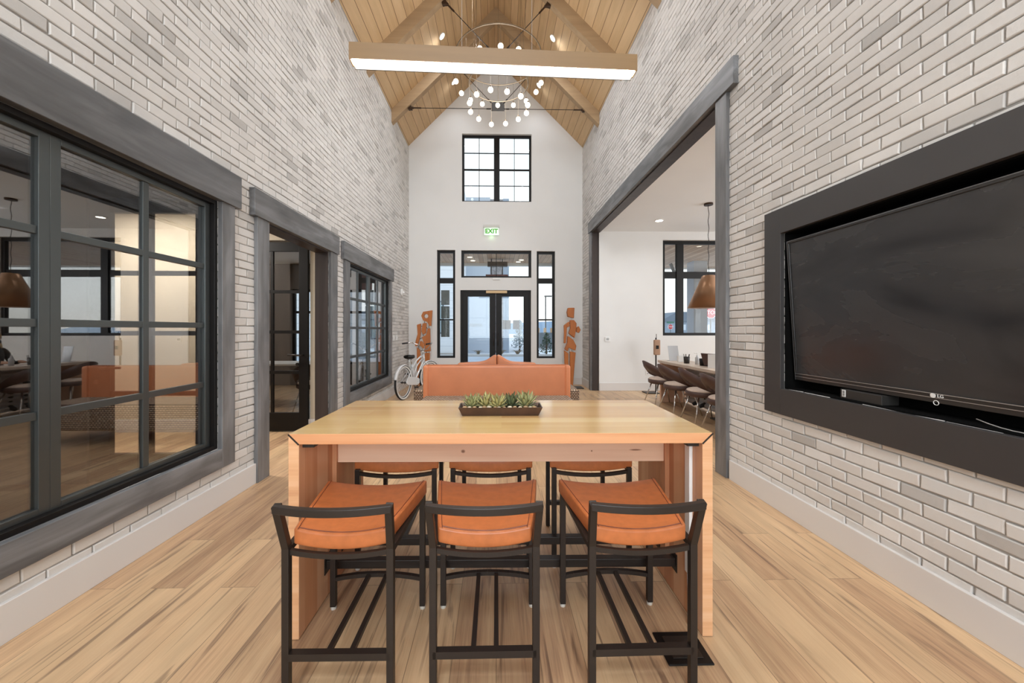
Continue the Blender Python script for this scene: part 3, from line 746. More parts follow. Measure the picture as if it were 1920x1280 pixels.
# cable channel and cord on the inner face of the end panel
cc_ = MB().box(hw_ - th - .016, hw_ - th, -.30, -.255, .21, TZ - th - .01).build('cable_channel', 'white_plastic', tb, bevel=.003)
MB().tube([(hw_ - th - .01, -.278, .215), (hw_ - th - .012, -.285, .12), (hw_ - th - .02, -.30, .03), (hw_ - th - .03, -.33, .012)], .005, 8).build('power_cord', 'white_plastic', cc_, smooth=True)
fb = MB().box(-.092, .092, -.082, .082, 0, .008)
o = fb.build('floor_outlet_plate', 'black', loc=(.775, 1.565, .0), bevel=.006); tag(o, 'black square floor outlet plate by the foot of the table end panel', 'floor outlet')
lid = MB().box(-.062, .062, -.055, .055, .008, .011).build('cover_flap', 'black_metal', o, bevel=.002)
MB().box(-.018, .018, -.05, -.038, .011, .014).build('flap_catch', 'black_metal', lid)

# ------------------------------------------------------------------ counter stools
M['leather'] = flat('orange_brown_leather', (192, 112, 64), .36, var=.10, scale=30, bump=.08)
M['leather_dark'] = flat('brown_leather', (122, 66, 50), .4, var=.08, scale=30, bump=.06)
M['glide'] = flat('clear_foot_glide', (205, 200, 190), .3)
def stool_parts(t, leather):
    # seat: saddle shaped cushion, wider at the front (+y)
    nu, nv = 12, 8
    def hw(v): return .172 + (.235 - .172) * (v / nv) ** .9
    mb = MB(); vs = []; fs = []
    y0, y1 = -.205, .215
    for j_ in range(nv + 1):
        y = y0 + (y1 - y0) * j_ / nv
        for i in range(nu + 1):
            u = -1 + 2 * i / nu; x = u * hw(j_)
            z = .584 + .022 * u * u + .010 * (j_ / nv)
            vs.append((x, y, z))
    n_top = len(vs)
    for j_ in range(nv + 1):
        y = y0 + (y1 - y0) * j_ / nv
        for i in range(nu + 1):
            u = -1 + 2 * i / nu; x = u * (hw(j_) - .0)
            vs.append((x, y, .526 + .022 * u * u + .004 * (j_ / nv)))
    W_ = nu + 1
    for j_ in range(nv):
        for i in range(nu):
            a = j_ * W_ + i; fs.append((a, a + 1, a + 1 + W_, a + W_)); b = a + n_top; fs.append((b, b + W_, b + 1 + W_, b + 1))
    for i in range(nu):
        a = i; fs.append((a, a + n_top, a + 1 + n_top, a + 1)); a = nv * W_ + i; fs.append((a, a + 1, a + 1 + n_top, a + n_top))
    for j_ in range(nv):
        a = j_ * W_; fs.append((a, a + W_, a + W_ + n_top, a + n_top)); a = j_ * W_ + nu; fs.append((a, a + n_top, a + W_ + n_top, a + W_))
    mb.add(vs, fs)
    seat = mb.build('seat', leather, t, smooth=True, bevel=.008, seg=3)
    # seams along the top edges
    sm = MB()
    for s in (-1, 1):
        sm.tube([(s * (hw(q) - .016), y0 + (y1 - y0) * q / nv, .584 + .022 * .86 + .010 * (q / nv) + .0012) for q in range(nv + 1)], .0014, 5)
    sm.tube([(u * .158, y0 + .012, .5848 + .022 * u * u * .86 + .001) for u in [-1 + q / 5 for q in range(11)]], .0014, 5)
    sm.build('seat_seam', 'leather_dark', seat)
    lw = .026
    for s in (-1, 1):
        b_ = MB()
        x = s * .187
        b_.bar((x, -.222, 0.004), (x, -.222, .56), lw, lw, up=(0, 1, 0)).bar((x, -.222, .548), (x + s * .008, -.272, .722), lw, lw, up=(0, 1, 0))
        b_.build('back_leg', 'black_metal', t, bevel=.002)
        f_ = MB(); f_.bar((s * .212, .222, .014), (s * .212, .222, .556), lw, lw, up=(0, 1, 0))
        fl = f_.build('front_leg', 'black_metal', t, bevel=.002)
        MB().lathe([(.013, 0), (.014, .010), (.009, .015)], (s * .212, .222, 0), 12).build('foot_glide', 'glide', fl)
    # bowed back rail
    r_ = MB(); n = 12; pts = []
    for i in range(n + 1):
        u = -1 + 2 * i / n; pts.append((u * .205, -.272 - .032 * (1 - u * u), .711 - .0 * (1 - u * u)))
    r_ = MB(); vs = []
    for x, y, z in pts: vs += [(x, y - .012, z - .014), (x, y + .012, z - .014), (x, y + .012, z + .012), (x, y - .012, z + .012)]
    r_.add(vs, [(4 * i + k, 4 * i + (k + 1) % 4, 4 * i + 4 + (k + 1) % 4, 4 * i + 4 + k) for i in range(n) for k in range(4)] + [(3, 2, 1, 0), (4 * n, 4 * n + 1, 4 * n + 2, 4 * n + 3)])
    r_.build('back_rail', 'black_metal', t, bevel=.002)
    # seat support frame
    f_ = MB()
    n = 8
    for y, hw0, zz in ((-.218, .187, .513), (.222, .212, .514)):
        for i in range(n):
            u0, u1 = -1 + 2 * i / n, -1 + 2 * (i + 1) / n
            f_.bar((u0 * hw0, y, zz + .020 * u0 * u0), (u1 * hw0, y, zz + .020 * u1 * u1), .016, .018)
    for s in (-1, 1): f_.bar((s * .187, -.222, .536), (s * .212, .222, .545), .022, .02)
    f_.build('seat_frame', 'black_metal', t)
    b_ = MB(); b_.bar((-.187, -.222, .158), (.187, -.222, .158), .026, .026)
    b_.build('back_stretcher', 'black_metal', t)
    a_ = MB()
    for i in range(n):
        u0, u1 = -1 + 2 * i / n, -1 + 2 * (i + 1) / n
        a_.bar((u0 * .212, .222, .142 + .022 * (1 - u0 * u0)), (u1 * .212, .222, .142 + .022 * (1 - u1 * u1)), .020, .018)
    a_.build('front_stretcher', 'black_metal', t)
    for s in (-1, 1):
        MB().bar((s * .042, -.222, .158), (s * .042, .222, .160), .018, .018).build('foot_bar', 'black_metal', t)
stool_specs = [
    ('counter_stool', (-.567, 1.603, 0), R(-.5), 'orange leather stool with its low back to us, leftmost of the three'),
    ('counter_stool', (-.042, 1.603, 0), 0, 'orange leather stool with its low back to us, between two others'),
    ('counter_stool', (.535, 1.603, 0), R(.5), 'orange leather stool with its low back to us, beside the floor outlet plate'),
    ('counter_stool', (-.558, 2.345, 0), PI, 'brown stool tucked under the far edge of the table, leftmost of three'),
    ('counter_stool', (-.03, 2.345, 0), PI, 'brown stool tucked under the far edge of the table, middle of three'),
    ('counter_stool', (.537, 2.345, 0), PI, 'brown stool tucked under the far edge of the table, rightmost of three'),
]
proto = None
for i, (nm, loc, rz, lb) in enumerate(stool_specs):
    if proto is None:
        proto = thing(nm, lb, 'stool', loc, rz); stool_parts(proto, 'leather'); t = proto
    else:
        t = copy_tree(proto)
    t.location = loc; t.rotation_euler.z = rz; t['label'] = lb; t['category'] = 'stool'; t['group'] = 'leather counter stools around the high table'

# ------------------------------------------------------------------ planter with succulents
pl = thing('succulent_planter', 'low tapered bronze tray planter on the high table', 'planter', (.022, 2.02, TZ + .001))
def tray(x0, x1, y0, y1, z0, z1, sp, tk, name, mat, par):
    mb = MB()
    def rect(e, z, k=0): return [(x0 - e + k, y0 - e * .6 + k, z), (x1 + e - k, y0 - e * .6 + k, z), (x1 + e - k, y1 + e * .6 - k, z), (x0 - e + k, y1 + e * .6 - k, z)]
    vs = rect(0, z0) + rect(sp, z1) + rect(sp, z1, tk) + rect(0, z0 + .012, tk)
    fs = [(3, 2, 1, 0)]
    for a in (0, 4, 8):
        for i in range(4): j = (i + 1) % 4; fs.append((a + i, a + j, a + 4 + j, a + 4 + i))
    fs.append((12, 13, 14, 15))
    return mb.add(vs, fs).build(name, mat, par)
M['tray'] = flat('dark_bronze_tray', (78, 58, 46), .35, metal=.5, var=.2, scale=12)
tray(-.198, .198, -.055, .055, 0, .044, .02, .004, 'tray', 'tray', pl)
MB().box(-.2, .2, -.055, .055, .012, .034).build('soil', flat('dark_soil', (58, 46, 36), .9, var=.3, scale=90), pl)
def leaf_mat(name, c0, c1, tip):
    m, t, b = new_mat(name)
    u = nn(t, 'ShaderNodeAttribute', attribute_name='along'); rp = ramp(t, [(0.0, c0), (0.6, c1), (0.93, c1), (1.0, tip)])
    t.links.new(u.outputs['Fac'], rp.inputs[0]); t.links.new(rp.outputs[0], b.inputs['Base Color']); b.inputs['Roughness'].default_value = .45
    return m
LM = [leaf_mat('succulent_leaf', (92, 98, 56), (158, 158, 110), (206, 160, 122)), leaf_mat('succulent_leaf_dark', (58, 66, 46), (100, 108, 76), (160, 130, 100)), leaf_mat('succulent_leaf_yellow', (124, 120, 56), (180, 172, 116), (212, 162, 122))]
def succulent(x, y, size, mat, label, seed):
    rnd = random.Random(seed); mb = MB(); al = []
    t = thing('succulent', label, 'succulent', (.022 + x, 2.02 + y, TZ + .034), group='succulents in the tray')
    for lay, (cnt, el, ln, wd) in enumerate(((8, 14, .8, .30), (8, 32, .95, .30), (8, 50, 1.0, .28), (5, 66, .92, .25), (3, 80, .75, .2))):
        for k in range(cnt):
            a = 2 * PI * (k + .5 * lay) / cnt + rnd.uniform(-.16, .16); e_ = R(el + rnd.uniform(-7, 7)); L = size * ln * rnd.uniform(.85, 1.1); w_ = L * wd * .55
            d = Vector((math.cos(a) * math.cos(e_), math.sin(a) * math.cos(e_), math.sin(e_))); sd = Vector((-math.sin(a), math.cos(a), 0)); up = sd.cross(d) * -1
            vs = []; n = 6
            prof = [.55, .85, 1.0, .92, .62, .04]
            for i in range(n):
                s_ = i / (n - 1); c = d * (L * s_) + Vector((0, 0, 1)) * (L * .18 * s_ * s_); w0 = w_ * prof[i]; tk = w_ * .35 * (prof[i] + .1)
                vs += [c - sd * w0 + up * tk * .5, c - up * tk * .8, c + sd * w0 + up * tk * .5, c + up * tk * .15]
                al += [s_] * 4
            fs = []
            for i in range(n - 1):
                for q in range(4): fs.append((i * 4 + q, i * 4 + (q + 1) % 4, (i + 1) * 4 + (q + 1) % 4, (i + 1) * 4 + q))
            fs.append((n * 4 - 1, n * 4 - 2, n * 4 - 3, n * 4 - 4)); mb.add(vs, fs)
    o = mb.build('leaves', mat, t, smooth=True)
    at = o.data.attributes.new('along', 'FLOAT', 'POINT')
    for i, v in enumerate(al): at.data[i].value = v
    MB().lathe([(size * .2, -.012), (size * .22, .004), (size * .1, .012)], n=10).build('rosette_base', 'leafbase', t)
M['leafbase'] = flat('succulent_base', (120, 112, 72), .7)
for (x, y, s_, mi, lb) in ((-.152, -.005, .074, 0, 'spiky green succulent at the left end of the tray, above one round pebble'), (-.082, .0, .080, 2, 'yellow green succulent second from the left end of the tray'), (-.015, -.012, .080, 2, 'yellow green succulent in the centre of the tray'),
                      (.058, .006, .078, 1, 'darker olive succulent between the centre and right end plants'), (.135, -.002, .088, 0, 'largest pale green succulent at the right end of the tray')):
    succulent(x, y, s_, LM[mi], lb, int(x * 1000) + 300)
PM = [flat('tan_pebble', (176, 142, 106), .6, var=.2, scale=60), flat('cream_pebble', (212, 196, 172), .6, var=.15, scale=60)]
rr = random.Random(11)
ORD = ['first', 'second', 'third', 'fourth', 'fifth', 'sixth', 'seventh', 'eighth', 'ninth', 'tenth', 'eleventh', 'twelfth', 'thirteenth', 'fourteenth', 'fifteenth']
for k in range(15):
    x = -.185 + k * .026 + rr.uniform(-.005, .005); y = -.046 + rr.uniform(-.004, .008)
    o = MB().ball((0, 0, 0), .0105 * rr.uniform(.75, 1.1), 10, sx=1.25, sy=.9, sz=.72).build('pebble', PM[k % 2], smooth=True, loc=(.022 + x, 2.02 + y, TZ + .0415))
    tag(o, ORD[k] + ' pebble from the left end of the planter tray', 'pebble', 'pebbles between the succulents')

# ------------------------------------------------------------------ screen in the wall niche
n_ = struct('trim_2', 'charcoal frame and black box of the screen niche')
m_ = MB(); a0, a1, z0, z1 = NI; o0, o1, q0, q1 = .70, 2.868, .717, 2.212; xa, xb = XR - .03, XR + .002
m_.box(xa, xb, o0, a0, q0, q1).box(xa, xb, a1, o1, q0, q1).box(xa, xb, a0, a1, q0, z0).box(xa, xb, a0, a1, z1, q1)
m_.build('niche_frame', flat('charcoal_frame', (58, 56, 56), .5, var=.06, scale=3), n_, bevel=.002)
m_ = MB(); m_.box(XR + T, XR + T + .02, a0 - .02, a1 + .02, z0 - .02, z1 + .02).box(XR + .003, XR + T, a0 - .001, a0 + .008, z0, z1).box(XR + .003, XR + T, a1 - .008, a1 + .001, z0, z1).box(XR + .003, XR + T, a0 + .008, a1 - .008, z0 - .001, z0 + .008).box(XR + .003, XR + T, a0 + .008, a1 - .008, z1 - .008, z1 + .001)
m_.build('niche_lining', flat('niche_black', (7, 7, 7), .8, spec=.1), n_)
SCR, t_, b_ = new_mat('dark_screen_glass'); b_.inputs['Base Color'].default_value = lin((44, 44, 46)) + (1,); b_.inputs['Specular IOR Level'].default_value = .6
tc_ = nn(t_, 'ShaderNodeTexCoord'); mp_ = nn(t_, 'ShaderNodeMapping'); mp_.inputs['Scale'].default_value = (1, .9, 2.4); n_1 = nn(t_, 'ShaderNodeTexNoise'); n_1.inputs['Scale'].default_value = 1.3; n_1.inputs['Detail'].default_value = 5; n_1.inputs['Distortion'].default_value = 1.0
t_.links.new(tc_.outputs['Object'], mp_.inputs[0]); t_.links.new(mp_.outputs[0], n_1.inputs['Vector'])
r_1 = nn(t_, 'ShaderNodeValToRGB'); r_1.color_ramp.elements[0].position = .3; r_1.color_ramp.elements[0].color = (.12, .12, .12, 1); r_1.color_ramp.elements[1].position = .72; r_1.color_ramp.elements[1].color = (.42, .42, .42, 1)
t_.links.new(n_1.outputs[0], r_1.inputs[0]); t_.links.new(r_1.outputs[0], b_.inputs['Roughness'])
r_2 = ramp(t_, [(.3, (44, 44, 46)), (.7, (60, 60, 61))]); t_.links.new(n_1.outputs[0], r_2.inputs[0]); t_.links.new(r_2.outputs[0], b_.inputs['Base Color'])
tv = thing('wall_television', 'large black flat television tilted in the wall niche', 'television', (XR + .062, 1.80, .975))
tl = math.atan2(.065, 1.0); tv.rotation_euler = (0, -tl, 0)     # leans out at the top
W_, H_ = .868, .985
m_ = MB(); m_.box(0, .045, -W_, W_, 0, H_); m_.build('cabinet', 'black', tv, bevel=.004)
m_ = MB(); bz = .014
m_.box(-.008, 0, -W_, W_, H_ - bz, H_).box(-.008, 0, -W_, -W_ + bz, .05, H_ - bz).box(-.008, 0, W_ - bz, W_, .05, H_ - bz).box(-.008, 0, -W_, W_, 0, .05)
bzo = m_.build('bezel', flat('glossy_black_bezel', (46, 45, 45), .22), tv, bevel=.002)
m_ = MB(); e_ = .004
m_.box(-.0086, .02, -W_ - e_, W_ + e_, H_, H_ + e_).box(-.0086, .02, -W_ - e_, -W_, 0, H_).box(-.0086, .02, W_, W_ + e_, 0, H_)
m_.build('bezel_edge', flat('grey_bezel_edge', (112, 112, 114), .3, metal=.5), bzo)
m_ = MB().box(-.0095, -.008, -W_, W_, .044, .047).box(-.0095, -.008, -W_, W_, .024, .0265)
m_.build('silver_line', flat('silver_trim_line', (190, 190, 190), .3, metal=.7), bzo)
m_ = MB().box(-.0005, .001, -W_ + bz, W_ - bz, .05, H_ - bz)
sc_ = m_.build('screen', SCR, tv)
lg = MB().lathe([(1e-6, -.0105), (.0115, -.0105), (.0115, -.008)], (0, .012, .0355), 20, axis='X')
lg.build('logo_disc', 'white_plastic', bzo)
text_mesh('logo_letters', 'LG', .022, 'white_plastic', bzo, (-.010, -.020, .0355), (R(90), 0, R(-90)))
MB().tube([(-.0095, .011 * math.cos(a), .0135 + .011 * math.sin(a) - .012) for a in [2 * PI * k / 24 for k in range(24)]], .0016, 6, closed=True).build('power_ring', 'white_plastic', bzo)
bx_ = MB().box(-.05, .05, -.125, .125, 0, .055).build('media_box', flat('media_box_grey', (46, 44, 42), .45), loc=(XR + .075, 2.16, .914), bevel=.003); tag(bx_, 'small dark media box under the screen with a white label', 'media box')
l_ = MB().box(-.0515, -.05, .088, .112, .010, .052).build('barcode_sticker', 'white_plastic', bx_)
b_ = MB()
for k in range(7): b_.box(-.0522, -.0515,   .094, .107, .014 + k * .0050, .014 + k * .0050 + (.003 if k % 3 else .0018))
b_.build('barcode_bars', 'black', l_)
o = MB().tube([(XR + .02, 1.62 - .04 * k, .918 + .022 * ((k - 3.5) / 3.5) ** 2) for k in range(8)], .0025, 6).build('cable', flat('grey_cable', (150, 148, 145), .4), smooth=True); tag(o, 'thin cable drooping on the niche ledge below the screen', 'cable')
# ------------------------------------------------------------------ sofa
M['sofa_leather'] = flat('cognac_leather', (212, 134, 92), .36, var=.06, scale=5, bump=.05)
def pattern_mat():
    m, t, b = new_mat('tribal_stripe_fabric')
    tc = nn(t, 'ShaderNodeTexCoord'); br = nn(t, 'ShaderNodeTexBrick'); br.inputs['Scale'].default_value = 1; br.inputs['Brick Width'].default_value = .036; br.inputs['Row Height'].default_value = .02
    br.inputs['Mortar Size'].default_value = .0045; br.inputs['Color1'].default_value = lin((206, 188, 166)) + (1,); br.inputs['Color2'].default_value = lin((178, 150, 122)) + (1,); br.inputs['Mortar'].default_value = lin((62, 42, 34)) + (1,)
    mp = nn(t, 'ShaderNodeMapping'); mp.inputs['Rotation'].default_value = (R(60), 0, 0)
    t.links.new(tc.outputs['Object'], mp.inputs[0]); t.links.new(mp.outputs[0], br.inputs['Vector']); t.links.new(br.outputs[0], b.inputs['Base Color']); b.inputs['Roughness'].default_value = .9
    return m
M['pattern'] = pattern_mat()
sf = thing('banquette_sofa', 'double sided orange leather banquette with patterned seats', 'sofa', (.01, 5.02, 0))
mb = MB().box(-.94, .94, -.60, -.075, .17, .475); mb.build('seat', 'pattern', sf, bevel=.03, seg=3)
mb = MB().box(-1.19, 1.19, .40, 1.30, .17, .468); mb.build('seat', 'pattern', sf, bevel=.03, seg=3)
mb = MB(); mb.prism([(-.935, .14), (.935, .14), (.935, .80), (.925, .87), (-.925, .87), (-.935, .80)], 'Y', -.055, .06)
bk = mb.build('backrest', 'sofa_leather', sf, bevel=.035, seg=4)
for s in (-1, 1):
    mb = MB().box(s * .895, s * .965, -.085, .09, .14, .865); mb.build('back_wing', 'sofa_leather', sf, bevel=.03, seg=4)
MB().tube([(-.93, -.04, .868), (-.4, -.04, .869), (.4, -.04, .869), (.93, -.04, .868)], .003, 6).build('piping', flat('piping_leather', (172, 98, 64), .4), bk)
# the back-to-back wings behind, rising to a peak in the middle
for s in (-1, 1):
    n = 12; prof = []
    for i in range(n + 1):
        u = i / n; z = .795 + .105 * math.exp(-(u / .22) ** 2) + .03 * (1 - u); prof.append((s * (.003 + .627 * u), z))
    poly = prof + [(s * .63, .3), (s * .003, .3)]
    MB().prism(poly, 'Y', 1.02, 1.20).build('peaked_cushion', 'sofa_leather', sf, bevel=.028, seg=3, smooth=False)
for x, y in ((-.85, -.52), (.85, -.52), (-1.1, 1.2), (1.1, 1.2), (-1.1, .5), (1.1, .5)):
    MB().prism([(x - .035, .175), (x + .035, .175), (x + .022, .004), (x - .022, .004)], 'Y', y - .03, y + .03).build('leg', 'jamb', sf)

# ------------------------------------------------------------------ bicycle
M['bike_white'] = flat('white_bicycle_paint', (228, 228, 228), .22, coat=.6)
M['tire'] = flat('black_tire_rubber', (34, 33, 33), .7)
M['whitewall'] = flat('whitewall_rubber', (226, 224, 218), .6)
M['saddle'] = flat('black_saddle', (26, 25, 25), .45)
bx0, by0, bx1, by1 = -1.76, 7.22, -1.50, 8.26
bk = thing('bicycle', 'white cruiser bicycle with whitewall tires parked by the brick wall', 'bicycle', (bx0, by0, 0), math.atan2(by1 - by0, bx1 - bx0))
WR = .325
def wheel(name, par, c):
    w_ = bpy.data.objects.new(name, None); COL.objects.link(w_); w_.parent = par; w_.location = c
    def circ(r, n=48): return [(r * math.cos(2 * PI * k / n), 0, r * math.sin(2 * PI * k / n)) for k in range(n)]
    MB().tube(circ(WR - .024), .024, 10, closed=True).build('tire', 'tire', w_, smooth=True)
    m_ = MB()
    for s in (-1, 1):
        vs = []; n = 48
        for r, o_ in ((WR - .042, .018), (WR - .03, .0225), (WR - .020, .0245), (WR - .013, .0225)):
            vs += [(r * math.cos(2 * PI * k / n), s * (o_ + .0012), r * math.sin(2 * PI * k / n)) for k in range(n)]
        fs = [(a * n + k, a * n + (k + 1) % n, (a + 1) * n + (k + 1) % n, (a + 1) * n + k) for a in range(3) for k in range(n)]
        m_.add(vs, fs)
    m_.build('whitewall', 'whitewall', w_, smooth=True)
    MB().tube(circ(WR - .058), .010, 8, closed=True).build('rim', 'bike_white', w_, smooth=True)
    sp_ = MB()
    for k in range(32):
        a = 2 * PI * k / 32; s = 1 if k % 2 else -1; b_ = a + (.5 if k % 4 < 2 else -.5)
        sp_.tube([(.018 * math.cos(b_), s * .028, .018 * math.sin(b_)), ((WR - .062) * math.cos(a), 0, (WR - .062) * math.sin(a))], .0012, 4)
    sp_.build('spokes', 'chrome', w_)
    MB().lathe([(.006, -.06), (.012, -.055), (.012, -.035), (.022, -.033), (.022, -.026), (.012, -.024), (.012, .024), (.022, .026), (.022, .033), (.012, .035), (.012, .055), (.006, .06)], n=14, axis='Y').build('hub', 'black_metal', w_, smooth=True)
    return w_
wheel('rear_wheel', bk, (0, 0, WR))
fork = bpy.data.objects.new('fork_assembly', None); COL.objects.link(fork); fork.parent = bk; fork.location = (.93, 0, .62)
# front assembly drawn round the steering head, then turned a little
FX = .16
fork.rotation_euler.z = R(-16)
wf = wheel('front_wheel', fork, (FX, 0, WR - .62))
m_ = MB(); m_.tube([(-.045, 0, .18), (0, 0, .02)], .017, 10)
for s in (-1, 1): m_.tube([(0, 0, .03), (.02, s * .045, .0), (.06, s * .055, -.08), (.12, s * .052, -.22), (FX, s * .05, WR - .62)], .0105, 8)
m_.build('fork', 'bike_white', fork, smooth=True)
m_ = MB(); m_.tube([(-.045, 0, .16), (-.055, 0, .25), (-.01, 0, .28)], .012, 8)
hb = []
for s in (-1, 1):
    m_.tube([(-.01, 0, .28), (.02, s * .07, .30), (.01, s * .16, .38), (-.08, s * .27, .43), (-.19, s * .31, .425), (-.25, s * .315, .42)], .0112, 8)
hbo = m_.build('handlebar', 'chrome', fork, smooth=True)
for s in (-1, 1): MB().tube([(-.18, s * .309, .426), (-.32, s * .322, .415)], .0165, 10).build('grip', 'saddle', hbo, smooth=True)
# frame
m_ = MB(); sx_ = .50
m_.tube([(.885, 0, .80), (.915, 0, .66)], .022, 10)
m_.tube([(.885, 0, .775), (.74, 0, .77), (.55, 0, .70), (.40, 0, .60), (.36, 0, .56)], .016, 10)
m_.tube([(.905, 0, .69), (.80, 0, .60), (.62, 0, .43), (.455, 0, .29)], .018, 10)
m_.tube([(.90, 0, .72), (.74, 0, .69), (.58, 0, .60), (.44, 0, .45)], .012, 10)
m_.tube([(.455, 0, .29), (.34, 0, .64)], .016, 10)
for s in (-1, 1):
    m_.tube([(.455, s * .03, .29), (0, s * .055, WR)], .0105, 8).tube([(.355, s * .02, .59), (0, s * .055, WR)], .009, 8)
m_.lathe([(.025, -.04), (.025, .04)], (.455, 0, .29), 14, axis='Y')
m_.build('frame', 'bike_white', bk, smooth=True)
MB().tube([(.34, 0, .64), (.315, 0, .74)], .0125, 10).build('seat_post', 'chrome', bk, smooth=True)
m_ = MB(); vs = []; n = 14
for i, (x, w_, z0, z1) in enumerate(((.16, .02, .80, .825), (.17, .09, .765, .84), (.22, .115, .75, .842), (.29, .10, .755, .832), (.36, .05, .77, .828), (.43, .025, .785, .828), (.455, .012, .795, .818))):
    for k in range(n):
        a = 2 * PI * k / n; vs.append((x, w_ * math.cos(a), (z0 + z1) / 2 + (z1 - z0) / 2 * math.sin(a)))
fs = [(a * n + k, a * n + (k + 1) % n, (a + 1) * n + (k + 1) % n, (a + 1) * n + k) for a in range(6) for k in range(n)] + [tuple(range(n)), tuple(6 * n + k for k in range(n))]
m_.add(vs, fs); m_.build('saddle', 'saddle', bk, smooth=True)
m_ = MB().tube([(.26, -.03, .75), (.26, -.03, .71), (.26, .03, .71), (.26, .03, .75)], .006, 6); m_.build('saddle_spring', 'chrome', bk, smooth=True)
def fender(par, c, a0, a1, name):
    vs = []; n = 26
    for i in range(n + 1):
        a = R(a0 + (a1 - a0) * i / n)
        for o_, r in ((-.032, WR + .004), (-.02, WR + .016), (0, WR + .02), (.02, WR + .016), (.032, WR + .004)): vs.append((c[0] + r * math.cos(a), o_, c[2] + r * math.sin(a)))
    fs = [(i * 5 + k, i * 5 + k + 1, (i + 1) * 5 + k + 1, (i + 1) * 5 + k) for i in range(n) for k in range(4)]
    o = MB().add(vs, fs).build(name, 'bike_white', par, smooth=True); so = o.modifiers.new('s', 'SOLIDIFY'); so.thickness = .002
fender(bk, (0, 0, WR), 40, 165, 'rear_fender'); fender(fork, (FX, 0, WR - .62), 20, 150, 'front_fender')
MB().prism([(.03, .40), (.10, .43), (.46, .37), (.56, .33), (.56, .25), (.46, .22), (.08, .27), (.0, .31)], 'Y', -.068, -.058).build('chain_guard', 'bike_white', bk, bevel=.004)
cr = MB().tube([(.455, -.075, .29), (.52, -.08, .135)], .008, 8).tube([(.455, .06, .29), (.39, .07, .445)], .008, 8).build('crank', 'chrome', bk, smooth=True)
for x, y, z in ((.52, -.125, .135), (.39, .115, .445)): MB().box(x - .045, x + .045, y - .04, y + .04, z - .012, z + .012).build('pedal', 'saddle', cr, bevel=.004)
MB().tube([(.33, -.04, .26), (.28, -.17, .006)], .007, 6).build('kickstand', 'black_metal', bk)

# ------------------------------------------------------------------ wooden figures
FW = wood('carved_orange_wood', [(0.2, (148, 82, 36)), (0.5, (184, 108, 50)), (0.8, (202, 128, 66))], rough=.5, grain=.5, swap='ZXY', bump=.2)
def piece(par, pts, ox, oz, k, th, name, y=0, hole=None):
    P = [((u - ox) * k, (oz - v) * k) for u, v in pts]
    if hole:
        hu, hv, hr = hole; hc = ((hu - ox) * k, (oz - hv) * k); n = 20; nP = len(P)
        # ring of quads between the outline, resampled by angle, and the round hole
        angs = sorted({math.atan2(p[1] - hc[1], p[0] - hc[0]) % (2 * PI) for p in P} | {2 * PI * i / n for i in range(n)})
        def hit(a):
            d = (math.cos(a), math.sin(a)); best = None
            for i in range(nP):
                p, q = P[i], P[(i + 1) % nP]; ex, ey = q[0] - p[0], q[1] - p[1]; den = d[0] * ey - d[1] * ex
                if abs(den) < 1e-12: continue
                tt = ((p[0] - hc[0]) * ey - (p[1] - hc[1]) * ex) / den; uu = ((p[0] - hc[0]) * d[1] - (p[1] - hc[1]) * d[0]) / den
                if tt > 0 and -1e-6 <= uu <= 1 + 1e-6 and (best is None or tt < best): best = tt
            return (hc[0] + d[0] * best, hc[1] + d[1] * best)
        O = [hit(a) for a in angs]; I = [(hc[0] + hr * k * math.cos(a), hc[1] + hr * k * math.sin(a)) for a in angs]; m = len(O); vs = []
        for yy in (y - th / 2, y + th / 2): vs += [(p[0], yy, p[1]) for p in O] + [(p[0], yy, p[1]) for p in I]
        fs = []
        for i in range(m):
            j = (i + 1) % m; fs += [(i, j, m + j, m + i), (2 * m + i, 3 * m + i, 3 * m + j, 2 * m + j), (i, 2 * m + i, 2 * m + j, j), (m + i, m + j, 3 * m + j, 3 * m + i)]
        return MB().add(vs, fs).build(name, FW, par, bevel=.006)
    return MB().prism(P, 'Y', y - th / 2, y + th / 2).build(name, FW, par, bevel=.012, seg=2)
f1 = thing('wooden_figure', 'carved orange wood figure with a ring shaped head behind the bicycle', 'sculpture', (-1.675, 8.86, 0))
k1, ox1, oz1 = .00235, 390, 1092
for nm, pts, th, y in (('torso_plank', [(318, 478), (358, 465), (356, 560), (345, 620), (322, 690), (300, 690), (305, 640), (325, 570)], .07, .0),
                   ('torso_plank', [(374, 465), (412, 460), (408, 560), (378, 575), (362, 545)], .07, 0),
                   ('torso_plank', [(425, 515), (447, 512), (452, 740), (392, 745), (400, 690), (380, 640), (368, 600), (410, 580)], .09, 0),
                   ('arm_piece', [(350, 640), (372, 640), (394, 680), (385, 715), (345, 690)], .05, -.03), ('leg_piece', [(318, 700), (345, 725), (355, 800), (347, 1086), (325, 1086), (318, 800)], .08, 0),
                   ('leg_piece', [(396, 757), (446, 757), (440, 900), (432, 1086), (407, 1086), (397, 900)], .08, 0)):
    piece(f1, pts, ox1, oz1, k1, th, nm, y)
piece(f1, [(380, 350), (470, 335), (458, 490), (425, 488), (420, 450), (380, 435), (362, 390)], ox1, oz1, k1, .08, 'ring_head', hole=(410, 393, 21))
m_ = MB()
for a, b in (((392, 430), (392, 470)), ((435, 480), (435, 520)), ((355, 490), (376, 495)), ((408, 500), (428, 525)), ((342, 620), (372, 605)), ((345, 660), (352, 660)), ((335, 680), (335, 712)), ((410, 735), (410, 765)), ((438, 735), (438, 765)), ((350, 740), (398, 720)), ((370, 560), (382, 590))):
    m_.tube([((a[0] - ox1) * k1, 0, (oz1 - a[1]) * k1), ((b[0] - ox1) * k1, 0, (oz1 - b[1]) * k1)], .007, 6)
m_.build('metal_pins', 'bronze', f1)
MB().box(-.2, .2, -.16, .16, 0, .015).build('base_plate', 'black_metal', f1)
